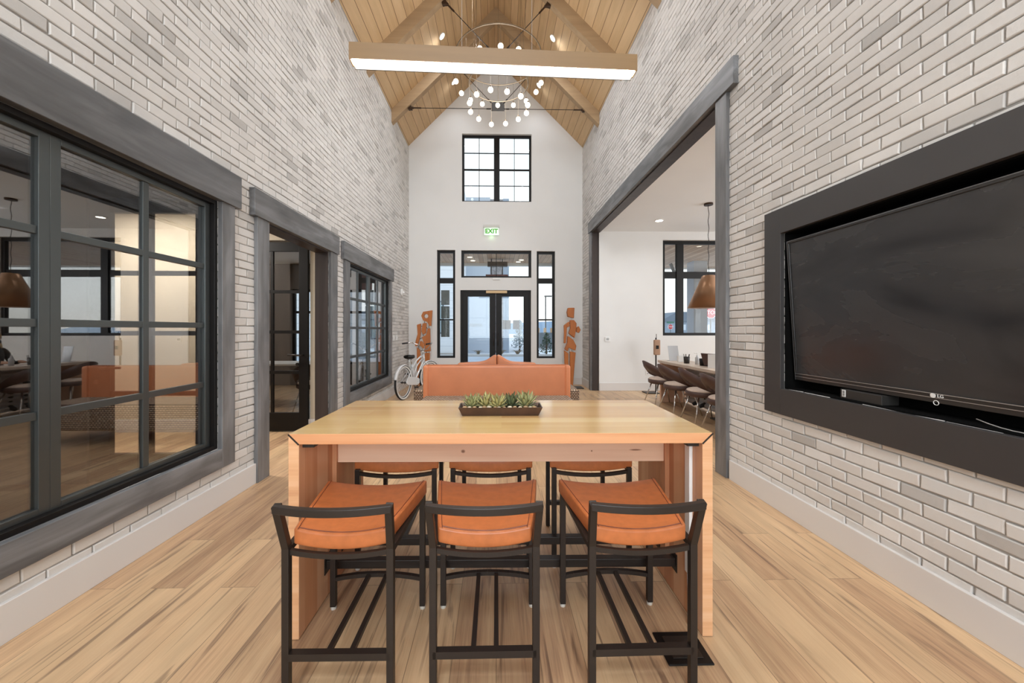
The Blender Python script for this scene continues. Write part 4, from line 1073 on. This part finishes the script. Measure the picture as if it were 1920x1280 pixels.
f2 = thing('wooden_figure', 'carved orange wood figure with a square head beside the right sidelight', 'sculpture', (1.71, 8.66, 0))
k2, ox2, oz2 = .0021, 288, 1087
for nm, pts, th, y in (('head_block', [(254, 217), (325, 215), (318, 330), (250, 312), (243, 262)], .12, 0), ('torso_block', [(275, 350), (320, 350), (348, 385), (345, 440), (325, 545), (262, 495), (280, 440)], .11, 0),
                   ('arm_piece', [(210, 408), (262, 368), (273, 372), (273, 418), (244, 432), (240, 510), (232, 602), (210, 602), (213, 480)], .07, .0), ('arm_piece', [(350, 430), (370, 415), (393, 455), (375, 492), (345, 480)], .07, -.02),
                   ('hip_block', [(250, 522), (310, 562), (345, 630), (335, 682), (262, 650), (250, 690), (218, 668), (246, 600)], .12, 0), ('leg_piece', [(215, 680), (262, 712), (262, 900), (258, 1078), (248, 1078), (225, 900)], .08, .02),
                   ('leg_piece', [(275, 690), (337, 702), (320, 900), (306, 1080), (281, 1080), (275, 900)], .09, -.02)):
    piece(f2, pts, ox2, oz2, k2, th, nm, y)
m_ = MB()
for a, b in (((278, 318), (278, 355)), ((305, 322), (305, 355)), ((265, 500), (262, 535)), ((310, 540), (304, 565)), ((235, 670), (235, 700)), ((258, 685), (256, 710)), ((285, 655), (285, 695)), ((325, 675), (322, 705)), ((268, 400), (280, 400)), ((340, 450), (352, 450))):
    m_.tube([((a[0] - ox2) * k2, 0, (oz2 - a[1]) * k2), ((b[0] - ox2) * k2, 0, (oz2 - b[1]) * k2)], .009, 6)
m_.build('metal_pins', 'white_plastic', f2)
MB().box(-.12, .26, -.2, .12, 0, .015).build('base_plate', 'black_metal', f2)

# ------------------------------------------------------------------ small wall things
ex = thing('exit_sign', 'edge lit green EXIT sign high on the gable wall', 'exit sign', (-.115, YB - .0, 3.60))
MB().box(-.19, .19, -.06, 0, .19, .25).build('housing', flat('exit_housing', (206, 206, 200), .5), ex, bevel=.004)
MB().box(-.175, .175, -.036, -.028, .0, .19).build('acrylic_panel', flat('clear_green_panel', (225, 240, 222), .15, emit=(180, 230, 180), strength=.1), ex)
text_mesh('exit_letters', 'EXIT', .15, emission('exit_green', (84, 178, 58), .9), ex, (0, -.038, .093), (R(90), 0, 0), bold=.0045)
m_ = MB(); m_.prism([(-.168, .095), (-.145, .12), (-.145, .07)], 'Y', -.040, -.036); m_.prism([(.168, .095), (.145, .12), (.145, .07)], 'Y', -.040, -.036)
m_.build('exit_arrow', 'white_plastic', ex)
light('exit_glow', 'POINT', (-.115, YB - .06, 3.57), .12, (.5, 1, .45), soft=.03)
o = MB().box(-.085, .085, YB - .03, YB, 2.535, 2.575).build('motion_sensor', 'white_plastic', bevel=.004); tag(o, 'small white sensor bar between the transom and the double door', 'sensor')
sb = thing('fire_strobe', 'round white fire strobe on the brick near the gable wall', 'fire alarm', (XL, 8.42, 2.15))
MB().lathe([(.085, 0), (.085, .02), (.06, .035), (1e-6, .04)], n=24, axis='X').build('body', 'white_plastic', sb, smooth=True)
MB().ball((.045, .0, .0), .03, 12).build('strobe_lens', flat('strobe_lens', (240, 240, 240), .1), sb, smooth=True)
for y, lb in ((7.80, 'white switch plate on the brick, closer to the grey cased window'), (8.04, 'white switch plate on the brick, closer to the gable wall')):
    t = thing('light_switch', lb, 'light switch', (XL, y, 1.16), group='switch plates on the left brick wall')
    MB().box(0, .008, -.06, .06, -.06, .06).build('plate', 'white_plastic', t, bevel=.002)
    for s in (-.025, .025): MB().box(.008, .014, s - .015, s + .015, -.03, .03).build('rocker', 'white_plastic', t, bevel=.001)
t = thing('thermostat', 'small square white thermostat on the dining wall', 'thermostat', (2.42, 8.2, 1.12)); MB().box(-.055, .055, -.02, 0, -.05, .05).build('body', 'white_plastic', t, bevel=.004); MB().box(-.03, .03, -.0215, -.02, -.02, .025).build('display', flat('grey_display', (170, 172, 172), .3), t)
t = thing('wall_outlet', 'white power outlet low on the dining wall beside the sanitizer stand', 'power outlet', (3.30, 8.2, .40)); MB().box(-.04, .04, -.008, 0, -.06, .06).build('plate', 'white_plastic', t, bevel=.002)
for s in (-.025, .025): MB().box(-.017, .017, -.011, -.008, s - .014, s + .014).build('socket', flat('socket_grey', (180, 180, 178), .4), t)

# ------------------------------------------------------------------ dining room furniture
ct = thing('counter_table', 'long pale wood dining counter with a mitred end leg', 'table', (0, 0, 0))
TA = [(3.00, 4.2), (3.52, 4.2), (3.52, 6.75), (3.42, 7.02), (3.02, 7.02), (3.0, 6.98)]
pale = wood('pale_ash_top', [(0.3, (206, 182, 160)), (0.7, (228, 212, 196))], rough=.4, grain=.5, swap='YXZ')
MB().prism(TA, 'Z', .72, .765).build('tabletop', pale, ct, bevel=.003)
MB().box(3.03, 3.48, 6.90, 6.96, 0, .72).build('end_leg', 'maple_apron', ct, bevel=.003)
MB().box(3.03, 3.48, 4.25, 4.31, 0, .72).build('end_leg', 'maple_apron', ct, bevel=.003)
m_ = MB(); vs = []; n = 90
for i in range(n + 1):
    z = .02 + .69 * i / n; vs += [(3.47 + .016 * math.sin(i * 2 * PI / 9), 4.32, z), (3.47 + .016 * math.sin(i * 2 * PI / 9), 6.89, z)]
m_.add(vs, [(2 * i, 2 * i + 1, 2 * i + 3, 2 * i + 2) for i in range(n)])
cp = m_.build('corrugated_panel', flat('galvanised_steel', (222, 226, 232), .35, metal=.3), ct, smooth=True); so = cp.modifiers.new('s', 'SOLIDIFY'); so.thickness = .003
MB().box(3.2, 3.4, 5.4, 5.6, 0, .02).build('floor_flange', 'black_metal', ct)
# chairs
M['shell'] = flat('brown_chair_shell', (84, 62, 56), .42)
M['pad'] = flat('cream_seat_pad', (216, 196, 180), .8, var=.06, scale=60)
def chair_parts(t):
    # local: front of the chair faces +x
    MB().lathe([(1e-6, .385), (.21, .385), (.236, .40), (.24, .455), (.225, .462)], n=32).build('seat_shell', 'shell', t, smooth=True)
    MB().lathe([(.226, .452), (.226, .472), (.205, .485), (1e-6, .49)], n=32).build('seat_pad', 'pad', t, smooth=True)
    vs = []; n = 22
    for i in range(n + 1):
        a = R(78 + 204 * i / n); u = abs(-1 + 2 * i / n); top = .785 - .31 * u ** 1.8; bot = .60 - .155 * u ** 1.1; ex_ = 1 + .22 * (1 - u * u)
        vs += [(.238 * math.cos(a), .238 * math.sin(a), bot), (.262 * ex_ * math.cos(a), .262 * math.sin(a), (bot + top) / 2), (.285 * ex_ * math.cos(a), .285 * math.sin(a), max(top, bot + .01))]
    fs = [(3 * i + k, 3 * i + k + 1, 3 * i + 4 + k, 3 * i + 3 + k) for i in range(n) for k in (0, 1)]
    o = MB().add(vs, fs).build('back_shell', 'shell', t, smooth=True); so = o.modifiers.new('s', 'SOLIDIFY'); so.thickness = .014; so.offset = 1
    for sx in (-1, 1):
        for sy in (-1, 1):
            MB().tube([(sx * .13, sy * .13, .405), (sx * .235, sy * .235, .004)], [.012, .008], 10).build('leg', 'chrome', t, smooth=True)
cspec = [((2.93, 6.62), R(0), 'brown shell chair with cream seat, closest to the sanitizer stand'), ((2.92, 5.98), R(4), 'brown shell chair with cream seat, second from the sanitizer stand'),
         ((2.96, 5.34), R(-3), 'brown shell chair with cream seat, third from the sanitizer stand'), ((2.92, 4.70), R(0), 'brown shell chair mostly hidden by the near jamb of the opening'),
         ((3.98, 6.35), R(180), 'brown shell chair under the seated woman'), ((4.0, 5.2), R(175), 'brown shell chair on the far side of the counter beside the woman')]
pc = None
for (x, y), rz, lb in cspec:
    if pc is None: pc = thing('dining_chair', lb, 'chair', (x, y, 0), rz); chair_parts(pc); t = pc
    else: t = copy_tree(pc)
    t.location = (x, y, 0); t.rotation_euler.z = rz; t['label'] = lb; t['category'] = 'chair'; t['group'] = 'shell chairs around the dining counter'
# things on the counter
CT = .766
a_ = flat('grey_tint_acrylic', (190, 192, 194), .2)
t = thing('menu_stand', 'grey leaning sign holder at the end of the counter', 'sign holder', (3.23, 6.80, CT), R(10)); MB().bar((0, 0, 0), (0, .05, .27), .2, .005, up=(0, 1, 0)).build('panel', a_, t); MB().box(-.1, .1, -.01, .08, 0, .006).build('foot', a_, t)
m_ = MB()
for k in range(6): m_.bar((-.07, .0335 - .006 * k * 0 + .008 * (k - 2), .19 + .001 - .02 * 0 + (k - 2) * .03), (.07, .0335 + .008 * (k - 2), .19 + (k - 2) * .03), .004, .001)
o = MB().box(-.05, .05, -.03, .03, 0, .11).build('tissue_box', 'white_plastic', loc=(3.22, 6.55, CT), bevel=.004); tag(o, 'small white box beside the wire pen cup', 'box')
def cup(loc, lb, mat, nm, pens):
    t = thing(nm, lb, 'cup', loc); MB().lathe([(1e-6, 0), (.042, 0), (.05, .11), (.047, .11), (.039, .006), (1e-6, .006)], n=20).build('cup', mat, t, smooth=True)
    rr = random.Random(5)
    for k in range(pens):
        a = 2 * PI * k / pens; MB().tube([(.02 * math.cos(a), .02 * math.sin(a), .01), (.05 * math.cos(a), .05 * math.sin(a), .155)], .004, 6).build('pen', 'black', t)
cup((3.19, 6.28, CT), 'dark wire pen cup on the dining counter', 'black_metal', 'pen_cup', 5)
cup((3.24, 5.88, CT), 'black tapered cup in front of the laptop', 'black', 'tapered_cup', 0)
t = thing('spray_bottle', 'clear pump bottle between the two dark cups', 'bottle', (3.26, 6.08, CT)); MB().lathe([(1e-6, 0), (.03, 0), (.03, .11), (.012, .13), (.012, .15)], n=16).build('body', a_, t, smooth=True); MB().tube([(0, 0, .15), (0, 0, .18), (-.05, 0, .185)], .007, 8).build('pump', 'white_plastic', t)
lp = thing('laptop', 'open dark laptop on the dining counter', 'laptop', (3.38, 5.72, CT), R(20)); MB().box(-.11, .11, -.15, .15, 0, .012).build('keyboard_base', 'black_metal', lp, bevel=.002); MB().bar((-.1, 0, .014), (-.17, 0, .20), .30, .007, up=(1, 0, 0)).build('lid', 'shell', lp)
t = thing('table_tent', 'white folded table tent standing beside the laptop', 'sign', (3.20, 5.52, CT), R(60)); MB().prism([(-.05, 0), (.05, 0), (.004, .2), (-.004, .2)], 'Y', -.07, .07).build('card', 'white_plastic', t)
t = thing('glass_vase', 'small clear glass with dark stems near the jamb', 'vase', (3.26, 5.25, CT)); MB().lathe([(1e-6, 0), (.035, 0), (.045, .09), (.042, .09), (.032, .005), (1e-6, .005)], n=16).build('vase', 'glass', t, smooth=True)
m_ = MB()
for k in range(5): a = 2 * PI * k / 5; m_.tube([(0, 0, .01), (.03 * math.cos(a), .03 * math.sin(a), .09), (.07 * math.cos(a), .07 * math.sin(a), .12)], .004, 5)
m_.build('stems', 'black', t)
# sanitizer stand
t = thing('sanitizer_stand', 'floor standing dispenser on a thin pole by the dining wall', 'sanitizer stand', (3.35, 7.88, 0))
MB().box(-.24, .03, -.12, .15, 0, .018).build('base_plate', 'black_metal', t, bevel=.003); MB().tube([(.01, .02, .018), (.01, .02, 1.16)], .015, 10).build('pole', 'black_metal', t)
MB().box(-.06, .075, -.06, -.0, .80, 1.12).build('dispenser', flat('tan_dispenser', (170, 136, 112), .35), t, bevel=.02, seg=3); MB().box(-.02, .03, -.075, -.06, .93, 1.0).build('sensor_window', 'black', t)
MB().tube([(.01, .0, 1.16), (.01, .0, 1.24)], .006, 6).build('topper', 'black_metal', t)
# pendant
pd = thing('pendant_lamp', 'brushed copper cone pendant over the dining counter', 'pendant lamp', (3.60, 6.35, 1.70))
vs_ = [(.325, 0), (.315, .004), (.10, .53), (.095, .55), (1e-6, .55)]
o = MB().lathe([(.326, 0), (.105, .535), (.09, .55), (1e-6, .552)], n=48).build('shade', flat('brushed_copper', (162, 126, 98), .36, metal=.85), pd, smooth=True); o.data.materials[0].node_tree
so = o.modifiers.new('s', 'SOLIDIFY'); so.thickness = .004
m_ = MB(); m_.tube([(.006 * math.sin(k * 1.3), .006 * math.cos(k * 1.3), .55 + (3.44 - 1.70 - .55) * k / 24) for k in range(25)], .005, 6); m_.build('cord', 'black', pd)
MB().lathe([(.07, DZ - 1.70 - .03), (.07, DZ - 1.70)], n=24).build('ceiling_canopy', 'bronze', pd)
MB().ball((0, 0, .28), .05, 12).build('bulb', emission('pendant_bulb', (255, 232, 200), 5), pd, smooth=True)
for (x, y), lb in (((3.19, 7.35), 'bright round downlight in the flat dining ceiling, seen through the opening'), ((5.2, 7.0), 'round downlight in the dining ceiling, over the exterior window'), ((5.2, 4.2), 'round downlight in the dining ceiling, away from the gable'), ((3.2, 4.3), 'round downlight in the dining ceiling, over the hidden chairs')):
    downlight('dining_downlight', (x, y, DZ - .004), (0, 0, -1), lb, 18, 'downlights in the dining ceiling', r=.07)
light('dining_fill', 'AREA', (5.2, 4.6, 3.38), 12, (.95, .97, 1), (2.5, 4.0))
# second seated table in the office, seen through the glass
dk = thing('office_desk', 'white topped desk inside the glazed office', 'desk', (-3.55, 6.9, 0)); MB().box(-.8, .8, -.35, .35, .71, .74).build('desktop', 'white_plastic', dk, bevel=.003)
for x in (-.72, .72):
    for y in (-.3, .3): MB().box(x - .02, x + .02, y - .02, y + .02, 0, .71).build('leg', 'chrome', dk)
t = copy_tree(pc); t.location = (-3.0, 6.25, 0); t.rotation_euler.z = R(100); t['label'] = 'brown shell chair drawn up to the office desk'; t['group'] = 'shell chair in the office'
# ------------------------------------------------------------------ the woman at the counter
pr = thing('person', 'blonde woman with a dark face mask and black top seated at the counter', 'person', (3.93, 6.35, 0), PI)
# local: facing +x
J = {'pelvis': (0, 0, .54, .13), 'waist': (.02, 0, .70, .115), 'chest': (.03, 0, .88, .135), 'neckb': (.02, 0, 1.02, .07), 'neck': (.035, 0, 1.075, .05), 'jaw': (.06, 0, 1.12, .062), 'head': (.05, 0, 1.19, .088), 'crown': (.04, 0, 1.245, .07)}
E_ = [('pelvis', 'waist'), ('waist', 'chest'), ('chest', 'neckb'), ('neckb', 'neck'), ('neck', 'jaw'), ('jaw', 'head'), ('head', 'crown')]
for s, n_ in ((-1, 'r'), (1, 'l')):
    J['sh' + n_] = (.02, s * .155, .975, .058); J['el' + n_] = (.10, s * .215, .75, .042); J['wr' + n_] = (.32, s * .12, .80, .026); J['hd' + n_] = (.375, s * .10, .80, .030)
    J['hip' + n_] = (.04, s * .09, .52, .09); J['kn' + n_] = (.44, s * .10, .53, .06); J['an' + n_] = (.42, s * .10, .10, .036); J['to' + n_] = (.55, s * .11, .04, .032)
    E_ += [('neckb', 'sh' + n_), ('sh' + n_, 'el' + n_), ('el' + n_, 'wr' + n_), ('wr' + n_, 'hd' + n_), ('pelvis', 'hip' + n_), ('hip' + n_, 'kn' + n_), ('kn' + n_, 'an' + n_), ('an' + n_, 'to' + n_)]
    for q in range(4):
        J['f%d%s' % (q, n_)] = (.435 + .008 * (1.5 - abs(q - 1.5)), s * (.075 + .018 * q), .792, .009); E_.append(('hd' + n_, 'f%d%s' % (q, n_)))
    J['th' + n_] = (.39, s * .055, .80, .010); E_.append(('hd' + n_, 'th' + n_))
ks = list(J); me = bpy.data.meshes.new('body'); me.from_pydata([J[k][:3] for k in ks], [(ks.index(a), ks.index(b)) for a, b in E_], [])
bo = bpy.data.objects.new('body', me); COL.objects.link(bo); bo.parent = pr
sk = bo.modifiers.new('skin', 'SKIN'); sk.use_smooth_shade = True
for i, k in enumerate(ks): v = me.skin_vertices[0].data[i]; v.radius = (J[k][3], J[k][3]); v.use_root = (k == 'pelvis')
sv = bo.modifiers.new('sub', 'SUBSURF'); sv.levels = 1; sv.render_levels = 2
def body_mat():
    m, t, b = new_mat('skin_and_black_clothes')
    tc = nn(t, 'ShaderNodeTexCoord'); sx = nn(t, 'ShaderNodeSeparateXYZ'); t.links.new(tc.outputs['Object'], sx.inputs[0])
    g1 = nn(t, 'ShaderNodeMath', operation='GREATER_THAN'); g1.inputs[1].default_value = 1.05; t.links.new(sx.outputs['Z'], g1.inputs[0])
    g2 = nn(t, 'ShaderNodeMath', operation='GREATER_THAN'); g2.inputs[1].default_value = .33; t.links.new(sx.outputs['X'], g2.inputs[0])
    g3 = nn(t, 'ShaderNodeMath', operation='GREATER_THAN'); g3.inputs[1].default_value = .74; t.links.new(sx.outputs['Z'], g3.inputs[0])
    ml = nn(t, 'ShaderNodeMath', operation='MULTIPLY'); t.links.new(g2.outputs[0], ml.inputs[0]); t.links.new(g3.outputs[0], ml.inputs[1])
    mx = nn(t, 'ShaderNodeMath', operation='MAXIMUM'); t.links.new(g1.outputs[0], mx.inputs[0]); t.links.new(ml.outputs[0], mx.inputs[1])
    c = nn(t, 'ShaderNodeMix', data_type='RGBA'); c.inputs[6].default_value = lin((34, 32, 34)) + (1,); c.inputs[7].default_value = lin((214, 168, 142)) + (1,)
    t.links.new(mx.outputs[0], c.inputs[0]); t.links.new(c.outputs[2], b.inputs['Base Color']); b.inputs['Roughness'].default_value = .55
    return m
me.materials.append(body_mat())
blond = flat('blonde_hair', (206, 176, 128), .5, var=.2, scale=30)
m_ = MB().ball((.025, 0, 1.21), .108, 20, sx=1.0, sy=.98, sz=1.08)
for i, v in enumerate(m_.v):      # open the hair over the face
    if v[0] > .075 and v[2] < 1.265: m_.v[i] = (.075 - .25 * (v[0] - .075), v[1], v[2])
m_.tube([(-.01, .075, 1.2), (-.005, .105, 1.08), (.03, .10, .95), (.05, .09, .9)], [.04, .042, .036, .015], 10).tube([(-.01, -.075, 1.2), (-.005, -.105, 1.08), (.03, -.10, .95), (.05, -.09, .9)], [.04, .042, .036, .015], 10)
m_.build('hair', blond, pr, smooth=True)
MB().ball((.105, 0, 1.135), .055, 14, sx=.75, sy=1.0, sz=.85).build('face_mask', 'saddle', pr, smooth=True)
MB().ball((.132, .03, 1.195), .009, 8).ball((.132, -.03, 1.195), .009, 8).build('eyes', 'black', pr)
MB().ball((.138, 0, 1.175), .014, 8).build('nose_bridge', flat('skin', (214, 168, 142), .55), pr)

# ------------------------------------------------------------------ outdoors
def obj(name, mb, mat, label, cat, group=None, **k):
    o = mb.build(name, mat, **k); tag(o, label, cat, group); return o
cg = flat('pale_concrete', (206, 208, 212), .9, var=.1, scale=.6)
o = MB().box(-80, 120, YB + .2, 140, -.3, -.04).build('ground', cg); st(o, 'pale concrete forecourt and street')
o = MB().box(2.3, 120, 8.4, YB + .2, -.3, -.04).build('ground', cg); st(o)
o = MB().box(-80, -2.3, YB + .2 - .001, YB + .2, -.3, -.04).build('ground', cg); st(o)
obj('street', MB().box(-60, 80, 13.5, 19.0, -.04, -.03), flat('grey_asphalt', (176, 184, 194), .9, var=.1, scale=1), 'grey asphalt street beyond the forecourt', 'street')
obj('curb', MB().box(-60, 80, 19.0, 19.25, -.03, .08), flat('curb_concrete', (186, 184, 182), .9), 'low concrete curb along the street', 'curb')
obj('snow_patch', MB().lathe([(1e-6, .10), (1.6, .08), (2.3, .0)], (3.9, 22.2, -.03), 24), flat('snow', (236, 240, 246), .8), 'low white snow bank beyond the street', 'snow', smooth=True)
sof = wood('soffit_boards', [(0.25, (186, 146, 114)), (0.75, (220, 186, 152))], plank=(4, .14), rough=.6, gap=(90, 72, 58), swap='YXZ')
cn = thing('entrance_canopy', 'board lined canopy over the entrance forecourt', 'canopy', (0, 0, 0))
MB().box(-2.5, 2.5, YB + .22, 12.9, 3.6, 3.75).build('soffit', sof, cn); MB().box(-2.5, 2.5, 12.9, 13.05, 3.5, 4.0).build('fascia', 'white_wall', cn)
for x, lb in ((-2.75, 'l'), (2.25, 'r')): MB().box(x - .25, x + .25, 12.4, 12.9, -.04, 3.6).build('post', 'white_wall', cn)
for x, y, lb in ((-.83, 11.9, 'canopy downlight outside the transom, left pair, upper'), (-.77, 12.5, 'canopy downlight outside the transom, left pair, lower'), (.82, 12.35, 'canopy downlight outside the transom, right pair, upper'), (.74, 12.7, 'canopy downlight outside the transom, right pair, lower')):
    t = thing('soffit_downlight', lb, 'downlight', (x, y, 3.6), group='downlights in the entrance canopy')
    MB().lathe([(1e-6, -.004), (.08, -.004), (.08, 0)], n=20).build('lens', emission('soffit_lens', (255, 240, 220), 2.5), t)
hs = thing('hanging_sign', 'dark red board sign hung on two rods under the canopy', 'hanging sign', (.02, 12.2, 0))
MB().box(-.36, .36, -.03, .03, 2.60, 3.10).build('sign_board', flat('dark_red_board', (118, 66, 62), .6), hs); MB().box(-.30, .34, -.1, .1, 3.36, 3.5).build('upper_beam', 'bronze', hs)
for x in (-.18, .18): MB().box(x - .015, x + .015, -.015, .015, 3.08, 3.6).build('rod', 'black_metal', hs)
sid = wood('blue_white_siding', [(0.3, (222, 226, 232)), (0.7, (234, 237, 241))], plank=(30, .42), rough=.7, gap=(196, 203, 212), gapsize=.012, swap='XZY', bump=.1, streak=.9)
bd = thing('clubhouse_building', 'pale blue grey sided building across the street, left of the entrance doors', 'building', (0, 0, 0))
MB().box(-14, -1.75, 21, 30, -.04, 9).build('wall', sid, bd)
MB().box(-1.75, -.35, 22, 30, -.04, 9).build('setback_wall', flat('blue_grey_siding', (178, 188, 200), .7), bd)
MB().box(-.35, .4, 22.3, 23.2, -.04, 9).build('stone_pier', flat('ledge_stone', (140, 138, 140), .9, var=.45, scale=7, bump=.5), bd)
MB().box(.4, .75, 22.2, 23.2, -.04, 9).build('corner_post', flat('corner_blue', (146, 160, 176), .7), bd)
for x0, z0, x1, z1 in ((-5.2, .6, -4.1, 2.8), (-3.6, 1.1, -2.9, 2.9), (-5.0, 4.2, -3.2, 6.4), (-6.9, .8, -5.9, 2.8)):
    f_ = MB().box(x0, x1, 20.95, 21.0, z0, z1).build('window', flat('grey_window_frame', (92, 104, 116), .5), bd); MB().box(x0 + .07, x1 - .07, 20.93, 20.95, z0 + .07, z1 - .07).build('pane', flat('pale_glass', (178, 198, 206), .1), f_)
obj('stone_bench', MB().box(-3.5, -1.6, 20.2, 20.9, -.04, .04), flat('planting_bed', (150, 142, 134), .9), 'pale planting bed at the foot of the building', 'planting bed')
gr = flat('dry_grass', (122, 112, 92), .9)
def tuft(x, y, lb):
    rr = random.Random(int(x * 10)); m_ = MB()
    for k in range(40):
        a = rr.uniform(0, 2 * PI); q = rr.uniform(.1, .4); m_.tube([(0, 0, 0), (q * .5 * math.cos(a), q * .5 * math.sin(a), .25), (q * math.cos(a), q * math.sin(a), .3 * rr.uniform(.6, 1.1))], [.012, .008, .002], 4)
    o = m_.build('grass_tuft', gr, loc=(x, y, -.03)); tag(o, lb, 'grass tuft', 'dry grass tufts along the street')
for x, lb in ((-1.75, 'dry grass tuft seen low in the left door pane, near its outer edge'), (-.95, 'dry grass tuft seen low in the left door pane, near the centre stile'), (.25, 'dry grass tuft under the stone pier in the right door pane'), (1.1, 'dry grass tuft beside the white snow bank')): tuft(x, 19.8, lb)
def bush(name, x, y, h, r, mat, lb, cat='tree', seed=1):
    rr = random.Random(seed); t = thing(name, lb, cat, (x, y, -.04)); m_ = MB()
    for k in range(int(260)):
        a = rr.uniform(0, 2 * PI); z = rr.uniform(.12, 1) * h; q = r * (1 - (z / h) ** 1.3) * math.sqrt(rr.random()) + .03; c = Vector((q * math.cos(a), q * math.sin(a), z)); s_ = .1 * h
        d = Vector((rr.uniform(-1, 1), rr.uniform(-1, 1), rr.uniform(-.4, 1))).normalized() * s_; e2 = d.orthogonal().normalized() * s_ * .35
        m_.add([c - e2, c + e2, c + d], [(0, 1, 2)])
    m_.build('foliage', mat, t); MB().tube([(0, 0, 0), (0, 0, h * .8)], .05, 6).build('trunk', 'bronze', t)
gn = flat('frosted_green_foliage', (86, 104, 98), .9); gn2 = flat('dark_green_foliage', (58, 76, 62), .9)
bush('evergreen_tree', 1.45, 23.5, 1.9, .55, flat('snowy_foliage', (170, 180, 184), .9), 'frosty grey bush behind the snow bank, left of the dark one', seed=3)
bush('evergreen_tree', 2.25, 24.5, 2.1, .5, gn2, 'dark evergreen bush behind the snow bank', seed=4)
bush('evergreen_tree', 2.62, 19.75, 1.2, .45, gn2, 'low evergreen bush seen through the right sidelight', seed=5)
fn = thing('retaining_fence', 'long grey fence wall beyond the snow bank', 'fence', (0, 0, 0)); MB().box(2.6, 14, 28, 28.3, -.04, 1.1).build('fence_wall', flat('grey_fence', (120, 126, 132), .8), fn)
for k in range(5): MB().box(3.0 + k * .5, 3.2 + k * .5, 27.9, 28.0, 1.1, 1.45).build('fence_cap', flat('tan_cap', (196, 160, 122), .8), fn)
obj('distant_hills', MB().prism([(-60, -1), (-40, 3.2), (-10, 2.6), (20, 4.0), (42, 2.6), (80, 4.4), (120, 3.0), (140, -1)], 'Y', 118, 122), flat('blue_hills', (150, 172, 196), 1), 'low blue hills on the horizon', 'hills')
lp = thing('street_lamp', 'tall thin street lamp seen through the right sidelight', 'street lamp', (4.05, 31, -.04)); MB().tube([(0, 0, 0), (0, 0, 4.1)], .05, 8).build('pole', 'plate', lp); MB().box(-.1, .5, -.1, .1, 4.05, 4.15).build('lamp_head', 'plate', lp)
sgm = flat('brown_paper', (112, 96, 100), .8)
for (x0, x1, z0, z1), lb in (((.03 + .0, .235, 1.34, 1.56), 'grey brown notice taped on the right door glass, nearer the centre'), ((.285, .445, 1.34, 1.56), 'grey brown notice taped on the right door glass, nearer the frame')):
    o = MB().box(x0 + .12, x1 + .12, YB + .088, YB + .092, z0, z1).build('door_notice', sgm); tag(o, lb, 'notice', 'notices on the right door')
for (z0, z1), lb in (((1.93, 2.29), 'grey square notice at the top of the left sidelight glass'), ((1.60, 1.90), 'grey square notice in the middle of the left sidelight glass'), ((1.15, 1.55), 'grey square notice lowest in the left sidelight glass')):
    o = MB().box(-1.345, -1.14, YB + .108, YB + .112, z0, z1).build('sidelight_notice', flat('grey_notice', (104, 108, 110), .8)); tag(o, lb, 'notice', 'notices on the left sidelight')
tx = text_mesh('door_lettering', 'AMBER', .10, flat('pale_grey_lettering', (140, 146, 152), .7), None, (-.50, YB + .089, 1.435), (R(90), 0, 0), depth=.0006, mirror=True)
tag(tx, 'mirrored grey AMBER lettering on the left door glass', 'lettering')
# beyond the dining window
dc = thing('patio_canopy', 'board lined porch roof with a white column outside the dining window', 'porch', (0, 0, 0))
MB().box(2.75, 16, 8.45, 12.2, 3.35, 3.5).build('soffit', sof, dc); MB().box(2.75, 16, 12.2, 12.3, 3.3, 3.65).build('fascia', 'white_wall', dc)
MB().box(5.80, 6.20, 11.0, 11.4, -.04, 3.35).build('column', flat('pale_grey_column', (196, 202, 212), .7), dc); MB().tube([(5.2, 11.2, 3.3), (5.35, 11.2, 2.95), (5.75, 11.15, 2.9)], .05, 8).build('downspout', 'plate', dc)
def stop_sign(x, y, z, r, lb, street=False):
    t = thing('stop_sign', lb, 'stop sign', (x, y, 0), group=None)
    poly = [(r * math.cos(R(22.5 + 45 * k)), z + r * math.sin(R(22.5 + 45 * k))) for k in range(8)]; poly2 = [(r * .92 * math.cos(R(22.5 + 45 * k)), z + r * .92 * math.sin(R(22.5 + 45 * k))) for k in range(8)]
    MB().prism(poly, 'Y', -.01, .01).build('sign_border', 'white_plastic', t); MB().prism(poly2, 'Y', -.02, -.01).build('sign_face', flat('stop_red', (186, 44, 52), .6), t)
    text_mesh('sign_letters', 'STOP', r * .86, 'white_plastic', t, (0, -.024, z), (R(90), 0, 0)); MB().box(-.04, .04, .012, .06, -.04, z + r * .6 + (.5 if street else 0)).build('post', 'plate', t)
    if street: MB().box(-.6, .6, -.01, .01, z + r + .15, z + r + .42).build('street_name_blade', flat('sign_green', (60, 110, 92), .6), t)
stop_sign(14.9, 26, 2.5, .42, 'red stop sign partly behind the cone pendant')
stop_sign(27.4, 59, 1.75, .42, 'small distant red stop sign under a green street name blade', True)
hm = flat('grey_blue_siding', (146, 158, 172), .8); rf = flat('grey_roof', (112, 122, 134), .9)
for k, (x, w_, lb) in enumerate(((24, 12, 'long grey house beyond the distant stop sign'), (39, 13, 'long grey house behind the white column'), (55, 14, 'farthest grey house with a gabled roof'))):
    t = thing('house', lb, 'house', (x, 74, 0), group=None); MB().box(-w_ / 2, w_ / 2, 0, 9, -.04, 3.0).build('wall', hm, t); MB().prism([(-w_ / 2 - .4, 2.9), (w_ / 2 + .4, 2.9), (w_ / 2 - 3, 4.8), (-w_ / 2 + 3, 4.8)], 'Y', -.4, 9.4).build('roof', rf, t)
    for q in (-3, 2): MB().box(q, q + 1.4, -.05, 0, 1.2, 2.3).build('window', flat('house_window', (206, 214, 222), .3), t)
# a bright sky-lit wall of the building opposite is left to the sky alone
